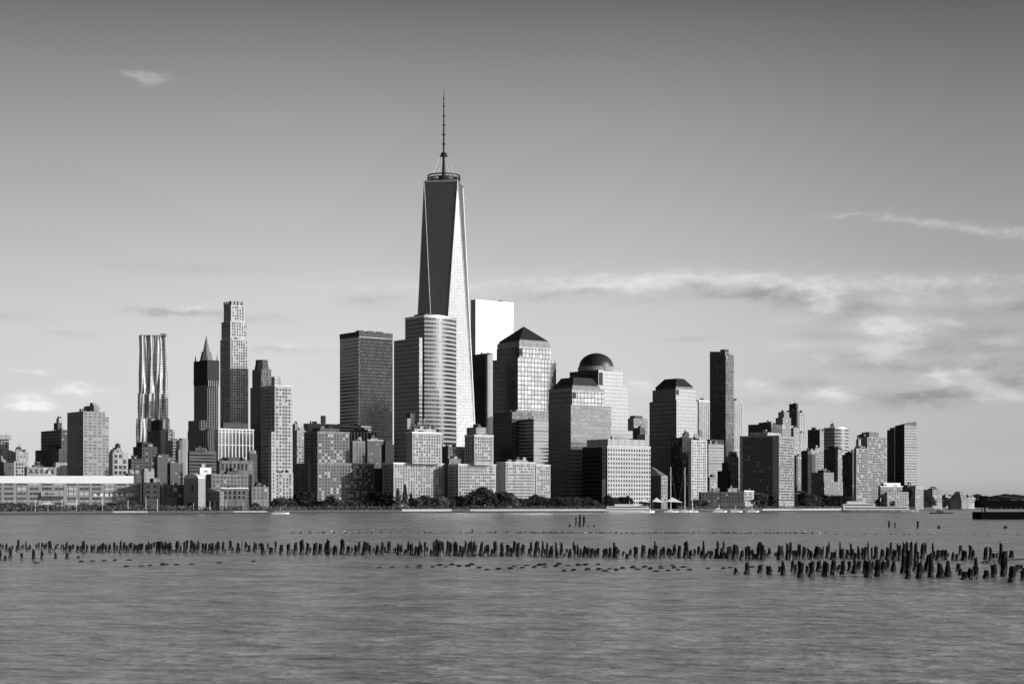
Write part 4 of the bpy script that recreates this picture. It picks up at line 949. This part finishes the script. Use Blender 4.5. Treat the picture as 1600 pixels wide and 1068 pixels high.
# ------------------------------------------------------------------ boats
def hull(L, Wd, Hh, z0=-.5, bow=.25):
    secs = []
    for u, w in ((0,.75),(.1,.95),(.5,1.),(1-bow,.95),(1-bow*.45,.62),(1,.04)):
        x = -L/2+L*u; secs.append([(x,-Wd/2*w*.8,z0),(x,-Wd/2*w,Hh*(1+.25*max(0,u-.6))),(x,Wd/2*w,Hh*(1+.25*max(0,u-.6))),(x,Wd/2*w*.8,z0)])
    v = [p for s in secs for p in s]; f = [(0,3,2,1)]
    for i in range(len(secs)-1):
        for j in range(4): f.append((i*4+j,i*4+(j+1)%4,(i+1)*4+(j+1)%4,(i+1)*4+j))
    n = (len(secs)-1)*4; f.append((n,n+1,n+2,n+3))
    return v, f
def boat(name, label, cat, px0, px1, wl, hull_h, mat, decks, flip=False, wmul=.28, group=None):
    Y = wy(wl); L = gx(px1,Y)-gx(px0,Y); root = link(name, None, None, ((gx(px0,Y)+gx(px1,Y))/2,Y,0), math.pi if flip else 0); tag(root, label, cat, group)
    v, f = hull(L, L*wmul, hull_h); link('hull', new_mesh('hull', v, f, M[mat]), root)
    z = hull_h
    for a, b, h, mt, wn in decks:
        W = L*wmul*.42
        MB().prism([(L*(a-.5),-W),(L*(b-.5),-W),(L*(b-.5),W),(L*(a-.5),W)], z-.1, z+h, [(L*(a-.5)+h*.15,-W*.95),(L*(b-.5)-h*.4,-W*.95),(L*(b-.5)-h*.4,W*.95),(L*(a-.5)+h*.15,W*.95)]).build('deck_house', M[mt], root)
        if wn: MB().box(L*(a-.5)+h*.6,L*(b-.5)-h*.7,-W*.99,W*.99,z+h*.38,z+h*.72).build('window_band', M['wk'], root)
        MB().box(L*(a-.5),L*(b-.5)-h*.2,-W*1.04,W*1.04,z+h+.005,z+h+.18).build('deck_roof', M[mt], root)
        z += h+.18
    MB().tube((0,0,z),(0,0,z+3),.12,n=5).build('mast', M['lsteel'], root)
    return root
boat('ferry', 'white three decked ferry lying before the white grid office', 'ferry', 944, 1023, 800.6, 1.6, 'white', [(.02,.93,2.,'white',1),(.05,.88,1.9,'white',1),(.2,.6,1.6,'white',0)], wmul=.2)
boat('ferry', 'pale passenger ferry with raised stern and dark long hull before the far apartments', 'ferry', 1316, 1436, 800.0, 2.4, 'wm', [(.0,.86,2.6,'white',1),(.0,.42,2.5,'white',1),(.05,.3,2.2,'white',0)], wmul=.16)
boat('barge', 'small low dark work boat beside the far trees', 'boat', 1453, 1490, 801.8, .9, 'wk', [(.3,.55,1.2,'wd',0)], wmul=.25)
boat('motor_yacht', 'white cabin cruiser with flying bridge moored at the marina dock', 'boat', 1112, 1136, 799.9, 1.3, 'white', [(.2,.7,1.5,'white',1),(.3,.55,1.2,'white',0)])
boat('motor_yacht', 'long low white boat at the dock before the low brick row', 'boat', 1139, 1160, 799.8, 1.1, 'white', [(.15,.75,1.2,'white',1)])
boat('motor_yacht', 'white boat moored below the small white square pavilion', 'boat', 1164, 1186, 799.7, 1.2, 'white', [(.2,.7,1.3,'white',1)])
boat('motor_yacht', 'sleek white boat moored at the speckled white tower', 'boat', 424, 452, 802.9, 1.2, 'white', [(.2,.7,1.2,'wl',1)], wmul=.2)
def sailboat(px0, px1, wl, mast, label):
    Y = wy(wl); L = gx(px1,Y)-gx(px0,Y); root = link('sailing_yacht', None, None, ((gx(px0,Y)+gx(px1,Y))/2,Y,0)); tag(root, label, 'sailboat')
    v, f = hull(L, L*.26, 1.3, bow=.4); link('hull', new_mesh('hull', v, f, M['white']), root)
    h = gz(mast,Y); MB().tube((0,0,1),(0,0,h),.42,.22,6).build('mast', M['lsteel'], root); MB().tube((0,0,3),(-L*.42,0,3),.14,n=6).build('boom', M['lsteel'], root)
    MB().box(-L*.2,L*.15,-L*.07,L*.07,1.2,2.1).build('cabin', M['white'], root)
    for a in (-.48,.48): MB().tube((L*a,0,1.4),(0,0,h-.5),.07,n=4).build('stay_cable', M['lsteel'], root)
sailboat(1036,1060,800.0,729,'white sailing yacht with tall mast beside the sloped dark hall'); sailboat(1058,1082,799.9,730,'white sailing yacht whose tall mast stands nearer the narrow white apartments'); sailboat(1073,1091,799.8,762,'smaller sailing yacht with a short mast by the marina trees')
# covered dock barge at the frame edge
def dock():
    Y = wy(811.); root = link('dock_barge', None, None, (gx(1528,Y),Y,0)); tag(root, 'long black covered dock barge with open sided deck at the frame edge', 'dock barge')
    x1 = gx(1720,Y)-gx(1528,Y); z = lambda py: gz(py,Y)
    MB().prism([(0,1.5),(1.5,0),(x1,0),(x1,12),(1.5,12),(0,10)], -.6, z(799.2)).build('hull', M['tar'], root)
    MB().prism([(1.2,.6),(x1,.6),(x1,11),(1.2,11)], z(792.6), z(781.5)).build('roof', M['tar'], root)
    for k in range(24): MB().tube((2+k*2.2,1.,z(799.5)),(2+k*2.2,1.,z(792.3)),.11 if k%4 else .2,n=5).build('post', M['wm'], root)
    MB().box(1.5,x1,.9,1.0,z(796.4),z(795.9)).build('rail', M['wm'], root)
    MB().box(2.,4.6,2.,5.,z(781.6),z(774)).build('cabin', M['tar'], root); MB().tube((3.2,.3,0),(3.2,.3,z(787)),.35,n=8).build('mooring_post', M['tar'], root)
dock()

# ------------------------------------------------------------------ timber piles
def pile_mesh(seed):
    rnd = random.Random(seed); n = 9; v, f = [], []
    lean = rnd.uniform(-.3,.3); bend = rnd.uniform(-.35,.35); tip = rnd.choice((.35,.55,.65,.75,.85)); waist = rnd.uniform(.8,1.)
    zs = (-.35,0,.12,.3,.5,.7,.85,1.)
    for k, z in enumerate(zs):
        q = max(z,0); r = .5*((1.08-.25*q) if q < .3 else (waist+(tip-waist)*((q-.3)/.7)**1.2))
        cx = lean*q*.5+bend*q*q*.5; cy = rnd.uniform(-.05,.05)
        for i in range(n):
            a = 2*math.pi*i/n; rr = r*(1+rnd.uniform(-.16,.16)); zz = z
            if k == len(zs)-1: zz = z - abs(rnd.gauss(0,.09)) - (.14 if math.cos(a+seed) > 0 else 0)
            v.append((cx+rr*math.cos(a), cy+rr*math.sin(a), zz))
    for k in range(len(zs)-1):
        for i in range(n): f.append((k*n+i,k*n+(i+1)%n,(k+1)*n+(i+1)%n,(k+1)*n+i))
    b = (len(zs)-1)*n; v.append((lean*.5+bend*.5,0,.86)); f += [(b+i,b+(i+1)%n,len(v)-1) for i in range(n)]
    return new_mesh('timber_pile', v, f, M['wood'])
PM = [pile_mesh(s) for s in range(18)]
def stub_mesh(seed):
    rnd = random.Random(seed); n = 10; v, f = [], []
    for z, r in ((-.6,.5),(.3,.52),(.75,.42),(1.,.22)):
        for i in range(n):
            a = 2*math.pi*i/n; q = r*(1+rnd.uniform(-.2,.2)); v.append((q*math.cos(a),q*math.sin(a),z+rnd.uniform(-.1,.1)))
    for k in range(3):
        for i in range(n): f.append((k*n+i,k*n+(i+1)%n,(k+1)*n+(i+1)%n,(k+1)*n+i))
    f.append(tuple(3*n+i for i in range(n)))
    return new_mesh('pile_stub', v, f, M['wood'])
SM = [stub_mesh(s) for s in range(6)]
# each entry: column, top row, foot row, width, measured in eighths of a pixel from the corner of a 200 px wide strip
PA = '10,225,290,22 40,235,290,20 80,220,320,26 120,260,330,24 155,250,320,22 230,175,310,24 215,240,325,26 270,250,300,22 290,230,290,16 325,185,290,20 345,270,320,26 375,235,310,26 455,230,290,22 485,215,290,18 530,210,290,26 560,230,300,18 580,220,290,20 630,190,330,40 690,240,330,22 720,230,280,22 770,235,300,24 795,230,330,20 825,195,325,34 880,240,330,34 915,230,300,28 970,240,330,34 1010,250,320,22 1045,190,345,40 1090,240,330,24 1150,240,330,26 1175,230,325,28 1225,250,340,28 1260,230,330,30 1295,205,335,30 1330,230,325,24 1370,225,330,34 1430,205,330,30 1465,240,320,22 1510,180,345,34 1550,205,320,28 1585,240,345,26 10,300,430,24 65,370,440,34 130,290,415,34 275,340,425,30 420,290,430,34 530,300,420,36 700,330,412,30 840,340,415,36 985,380,412,36'
PB = '15,220,330,20 40,205,310,30 80,220,340,30 105,240,330,22 130,225,345,30 170,220,340,40 235,235,325,26 268,180,345,30 295,220,330,24 330,205,280,26 370,185,345,36 405,185,345,40 440,200,330,26 470,195,340,34 500,220,330,24 530,200,345,36 570,300,335,24 615,190,335,40 660,240,335,24 705,190,345,30 740,175,345,26 795,175,330,36 825,210,345,26 850,220,330,20 880,180,345,34 940,215,335,34 975,210,340,26 1020,215,345,32 1055,210,345,32 1100,230,310,24 1130,195,345,34 1190,190,320,26 1220,300,345,24 1280,175,300,36 1310,270,340,26 1370,205,340,34 1400,280,340,24 1425,165,300,10 1470,195,310,26 1490,210,300,22 1515,240,330,34 1585,200,330,36'
PC = '5,215,330,16 45,220,290,22 85,215,355,40 150,215,310,22 190,270,355,44 245,195,320,24 315,235,360,40 405,225,360,40 450,290,345,20 495,205,360,44 580,165,370,50 640,205,365,36 680,270,340,22 740,205,370,50 800,215,350,40 865,215,340,26 895,160,370,40 940,270,340,20 990,240,365,50 1080,160,360,50 1155,250,365,44 1200,270,345,20 1250,240,370,40 1290,200,340,28 1360,190,375,70 1420,235,360,34 1470,270,340,20 1520,240,365,44 1580,195,360,40'
PD = '60,195,340,40 15,260,340,20 120,280,345,16 150,270,350,24 185,210,370,40 215,230,370,30 270,290,365,30 305,190,360,36 350,215,370,40 400,250,380,40 450,190,380,36 470,240,380,30 515,200,370,26 540,260,350,20 600,290,380,40 620,190,360,20 650,160,380,36 695,185,390,60 730,190,380,40 800,185,360,40 830,210,380,34 885,195,375,40 910,220,380,24 950,235,380,36 990,260,390,40 1020,180,360,32 1060,200,380,34 1090,175,370,34 1125,180,380,34 1150,230,360,26 1210,185,380,44 1260,250,385,34 1300,235,380,40 1350,280,390,36 1395,185,370,44 1475,200,385,44 1550,230,375,44 1590,270,385,30'
PE = '30,180,340,40 75,205,385,40 140,225,350,40 120,260,370,20 215,280,370,34 240,190,375,28 300,190,385,50 335,270,370,26 385,185,390,34 410,280,390,26 440,210,390,24 480,235,395,50 505,290,400,24 555,190,390,30 570,300,405,30 620,205,370,34 660,350,385,30 690,290,340,30 725,290,405,44 770,195,300,26 790,240,405,30 825,220,400,30 860,280,390,26 890,270,400,28 915,250,400,34 950,265,400,34 990,280,400,34 1015,280,380,24 1045,290,395,34 1075,275,390,30 1150,285,405,36 1185,280,405,30 1225,265,405,40 1275,190,405,26 1305,255,405,44 1335,290,370,20 1390,320,380,30 1440,350,420,36 1480,290,370,40 1550,260,400,50'
PF = '35,230,390,40 60,240,380,20 120,280,405,44 150,290,400,30 185,190,400,34 205,240,400,26 260,290,415,36 290,265,390,44 360,270,375,40 385,290,410,30 430,230,375,46 490,250,370,40 485,340,410,40 560,290,410,40 585,185,400,48 635,300,410,40 685,290,380,28 735,250,360,34 770,300,400,36 795,185,400,36 820,340,420,36 850,310,380,40 890,310,410,40 960,270,415,46 975,190,350,28 1020,280,415,44 1045,185,330,24 1060,330,410,30 1100,260,415,44 1130,250,400,50 1180,215,435,50 1215,255,400,36 1270,295,435,50 1335,250,420,34 1375,235,420,44 1410,290,420,30 1440,350,420,26 1490,200,420,60 1530,215,425,50 1560,290,410,26 1590,340,400,20 1205,525,610,50 1340,450,610,56 1500,485,600,50 1595,500,600,30'
PG = '20,280,390,36 95,335,385,30 150,240,435,60 175,250,420,40 240,205,430,36 280,205,430,30 320,310,420,44 365,300,420,34 380,215,400,24 400,225,420,34 450,260,410,44 505,280,400,30 540,310,430,44 610,250,410,70 665,285,400,50 690,250,390,14 740,250,410,36 762,200,360,24 800,320,430,40 840,315,430,36 900,185,400,22 930,290,410,50 985,290,410,34 1000,300,410,40 1035,215,400,26 1055,280,410,40 1090,330,440,40 1140,240,420,40 1185,265,410,40 1215,250,430,34 1253,190,420,18 1300,260,410,22 1350,245,420,50 1430,290,420,50 1500,260,430,60 1535,205,420,40 1575,290,440,50 20,500,620,56 150,510,580,34 195,430,620,50 310,430,580,44 345,470,600,34 410,440,655,70 490,500,600,36 545,440,645,64 635,430,580,56 705,430,630,50 730,440,640,60 820,410,625,60 880,480,570,44 940,415,620,60 1015,440,570,40 1085,430,610,64 1130,440,560,50 1210,430,600,50 1260,420,650,80 1300,440,600,50 1370,420,640,64 1440,430,600,60 1500,420,560,50 1570,440,580,60'
PH = '20,215,340,26 45,230,440,40 100,200,420,40 135,190,400,30 190,190,400,34 250,190,440,44 330,215,420,44 370,210,340,26 460,210,360,24 480,310,420,30 530,290,440,50 580,295,420,50 625,300,430,40 650,340,420,24 710,320,440,36 760,355,440,34 795,240,370,22 818,240,340,18 850,300,440,60 930,235,420,40 960,290,430,40 1000,370,660,40 1120,265,430,44 1180,265,440,34 1225,340,410,36 1265,340,400,30 1310,190,480,44 1350,310,640,70 1445,305,405,46 95,360,600,60 160,300,600,70 150,560,670,60 240,430,570,50 300,440,665,80 275,310,480,30 390,330,570,70 440,340,650,60 555,450,655,80 650,440,645,70 780,470,580,50 815,540,620,50 860,570,680,80 930,520,680,70 980,490,670,70 1130,545,665,60 1235,470,655,66 1450,500,715,80 1520,480,580,50 1560,490,560,40 1585,550,690,50 1630,500,690,60 1680,520,680,60'
piles = []
for i, st in enumerate((PA,PB,PC,PD,PE,PF,PG,PH)):
    for e in st.split():
        a, b, c, d = (float(q) for q in e.split(','))
        piles.append((200*i + a/8, 820 + b/8, 820 + c/8, d/8))
for p in ((1389.5,812.5,824,2.6),(1398.5,815,824,1.8),(1434,812.5,825,2.6),(1467,819.5,825.3,3.6),(1571,820.5,825,4.5)): piles.append(p)
BEH = [(232,'below the long pier shed'),(432,'below the vent house and brick sheds'),(520,'below the speckled white tower and willow'),(625,'below the brick apartments'),(730,'below the tallest tower'),
       (830,'below the pyramid roofed tower'),(950,'below the dome tower'),(1060,'below the white grid office'),(1170,'below the narrow white apartments'),(1300,'below the wide apartment slab'),(1420,'below the pale passenger ferry'),(2000,'below the black dock barge')]
def where(px): return next(w for lim, w in BEH if px < lim)
piles.sort(key=lambda p: -(p[2]-p[1])*p[3])
rnd = random.Random(11); rest = MB()
for k, (px, ty, by, w) in enumerate(piles):
    Y = wy(by); hgt = max(.25, gz(ty, Y)); wid = w/F*Y*1.36
    me = PM[rnd.randrange(len(PM))]; rz = rnd.choice((0, math.pi)) + rnd.uniform(-.5,.5)
    if k < 300:
        o = link('timber_pile', me, None, (gx(px,Y),Y,0), rz); o.scale = (wid, wid, hgt)
        row = 'rear row'
        if by < 827: row = 'sparse far row'
        elif by > 885: row = 'front row'
        elif by > 868 and px < 130: row = 'loose front row'
        asp = hgt/wid; sz = 'tall slender' if asp > 5.5 else ('tall broken' if asp > 4 else ('stout rotten' if asp > 2.6 else 'short blunt'))
        lab = f'{sz} dark timber pile in the {row} {where(px)}'
        tag(o, lab, 'timber pile', lab.replace('pile', 'piles', 1))
    else:
        Mx = Matrix.Translation((gx(px,Y),Y,0)) @ Matrix.Rotation(rz,4,'Z') @ Matrix.Diagonal((wid,wid,hgt,1))
        rest.add([Mx @ v.co for v in me.vertices], [tuple(q.vertices) for q in me.polygons])
tag(rest.build('remaining_piles', M['wood']), 'small dark timber piles filling gaps in the rear row', 'timber piles', kind='stuff')
for px, ty, by, w, lab in ((900,805.5,822.5,1.8,'thinnest of three lone tall poles in open water below the dome tower'),(906,801,823,2.4,'middle and tallest of three lone tall poles below the dome tower'),
        (912.5,803.5,823,2.6,'leaning thick pole of the three standing alone below the dome tower'),(890,818.5,823,2.6,'low stump beside the three tall lone poles'),(919,819.5,823,1.5,'short peg right beside the three lone poles'),(928,819.5,823.2,2.2,'small stump farthest along from the three lone poles')):
    Y = wy(by); o = link('mooring_pole', PM[3 if ty < 815 else 5], None, (gx(px,Y),Y,0), 0); h = gz(ty,Y); w2 = w/F*Y*1.5; o.scale = (w2,w2,h); tag(o, lab, 'timber pole')
# worn stubs barely above the water
ST = {0:'460,468 1015,452 1155,448 1305,443 1440,440 1580,512',1:'20,433 170,505 280,500 435,493 475,490 610,490 800,483 1145,466 1570,450',2:'1545,527',
 3:'110,522 290,515 440,530 450,505 605,522 700,497 775,515 850,492 935,508 1055,507 1100,485 1290,550 1430,545 1580,540 1190,530',
 4:'30,510 130,528 185,500 285,522 350,495 410,490 412,516 550,510 590,484 650,568 705,503 775,560 830,496 920,490 945,553 1080,487 1090,548 1165,568 1225,541 1305,560 1385,533 1510,525 1575,547',
 5:'65,520 130,540 200,573 260,515 265,535 355,565 405,500 425,530 480,555 545,520 620,552 850,540 1045,535 1130,528 1400,520'}
for i, st in ST.items():
    for e in st.split():
        a, b = (float(q) for q in e.split(',')); px, py = 200*i+a/8, 820+b/8; Y = wy(py+.8); w = rnd.uniform(6,9)/F*Y
        o = link('pile_stub', SM[rnd.randrange(6)], None, (gx(px,Y),Y,0), rnd.uniform(0,6)); o.scale = (w,w*1.1,rnd.uniform(.10,.22))
        lab = f'worn pile stub barely above the water {where(px)}'; tag(o, lab, 'pile stub', lab.replace('stub','stubs',1))
# far line of stones
px = 458.
while px < 1600:
    gap = rnd.uniform(3.,8.) if (800 < px < 1270) else rnd.uniform(6.,18.)
    by = 832.4 + max(0,(px-800))*.0012 + (1.6 if px > 1300 else 0); Y = wy(by)
    w = rnd.uniform(2.,5.)/F*Y; o = link('rubble_stone', SM[rnd.randrange(6)], None, (gx(px,Y),Y,0), rnd.uniform(0,6)); o.scale = (w,w,rnd.uniform(.12,.34) if px < 1300 else rnd.uniform(.06,.16))
    lab = f'low dark stone in the far stone line {where(px)}'; tag(o, lab, 'stone', lab.replace('stone','stones',1)); px += gap
for px, ty, by, w in ((719.5,827,832,1.4),(738,825.5,831.5,1.8),(762.5,828,832,1.4),(775,828,832.2,1.6),(793.5,828,832.5,1.3)):
    Y = wy(by); o = link('mooring_pole', PM[4], None, (gx(px,Y),Y,0), 0); o.scale = (w/F*Y,w/F*Y,gz(ty,Y)); tag(o, 'short thin peg rising from the far stone line below the flat pale apartments', 'timber pole', 'pegs in the far stone line')
# gulls
def gull(px, py, s, lab):
    Y = wy(832.6); root = link('gull', None, None, (gx(px,Y),Y,gz(py+2.2,Y)), rnd.choice((0,math.pi))+rnd.uniform(-.3,.3)); tag(root, lab, 'bird')
    v, f = [], []; n = 8
    for x, r, z in ((-.42,.02,.24),(-.25,.09,.22),(0,.15,.22),(.18,.13,.28),(.27,.07,.4),(.34,.075,.47),(.42,.05,.46),(.52,.008,.44)):
        for i in range(n):
            a = 2*math.pi*i/n; v.append((x*s, r*math.cos(a)*s, (z+r*math.sin(a))*s))
    for k in range(7):
        for i in range(n): f.append((k*n+i,k*n+(i+1)%n,(k+1)*n+(i+1)%n,(k+1)*n+i))
    link('body', new_mesh('body', v, f, M['white'], True), root)
    m = MB(); m.tube((-.02*s,.05*s,0),(0,.05*s,.12*s),.012*s,n=4); m.tube((-.02*s,-.05*s,0),(0,-.05*s,.12*s),.012*s,n=4); m.build('legs', M['wm'], root)
for px, py, lab in ((518,828.6,'white gull perched on the far stones below the brick apartments'),(538,828.6,'second white gull on the stones, nearer the pale stepped apartments'),(583,827,'grey white gull on the stones left of the pale stepped apartments'),
        (914,830.6,'white gull on the stones below the dome tower'),(973,830,'gull standing on the stones below the white grid office'),(1256.5,829,'big white gull at the end of the stone line below the wide slab'),
        (1280.5,830.5,'white gull floating alone off the end of the stone line'),(1454,832.4,'white gull on the stone line below the far dock trees'),(1463,832.4,'small white gull nearest the far stump'),(1580,833,'white gull below the black dock barge')):
    gull(px, py, .72, lab)
# fallen beam across the front piles
Y1, Y2 = wy(880), wy(877)
o = MB().tube((gx(1535,Y1),Y1,.15),(gx(1605,Y2),Y2,.32),.13,.1,7).build('fallen_beam', M['wood']); tag(o, 'long thin fallen timber beam lying across the water between front piles', 'timber beam')
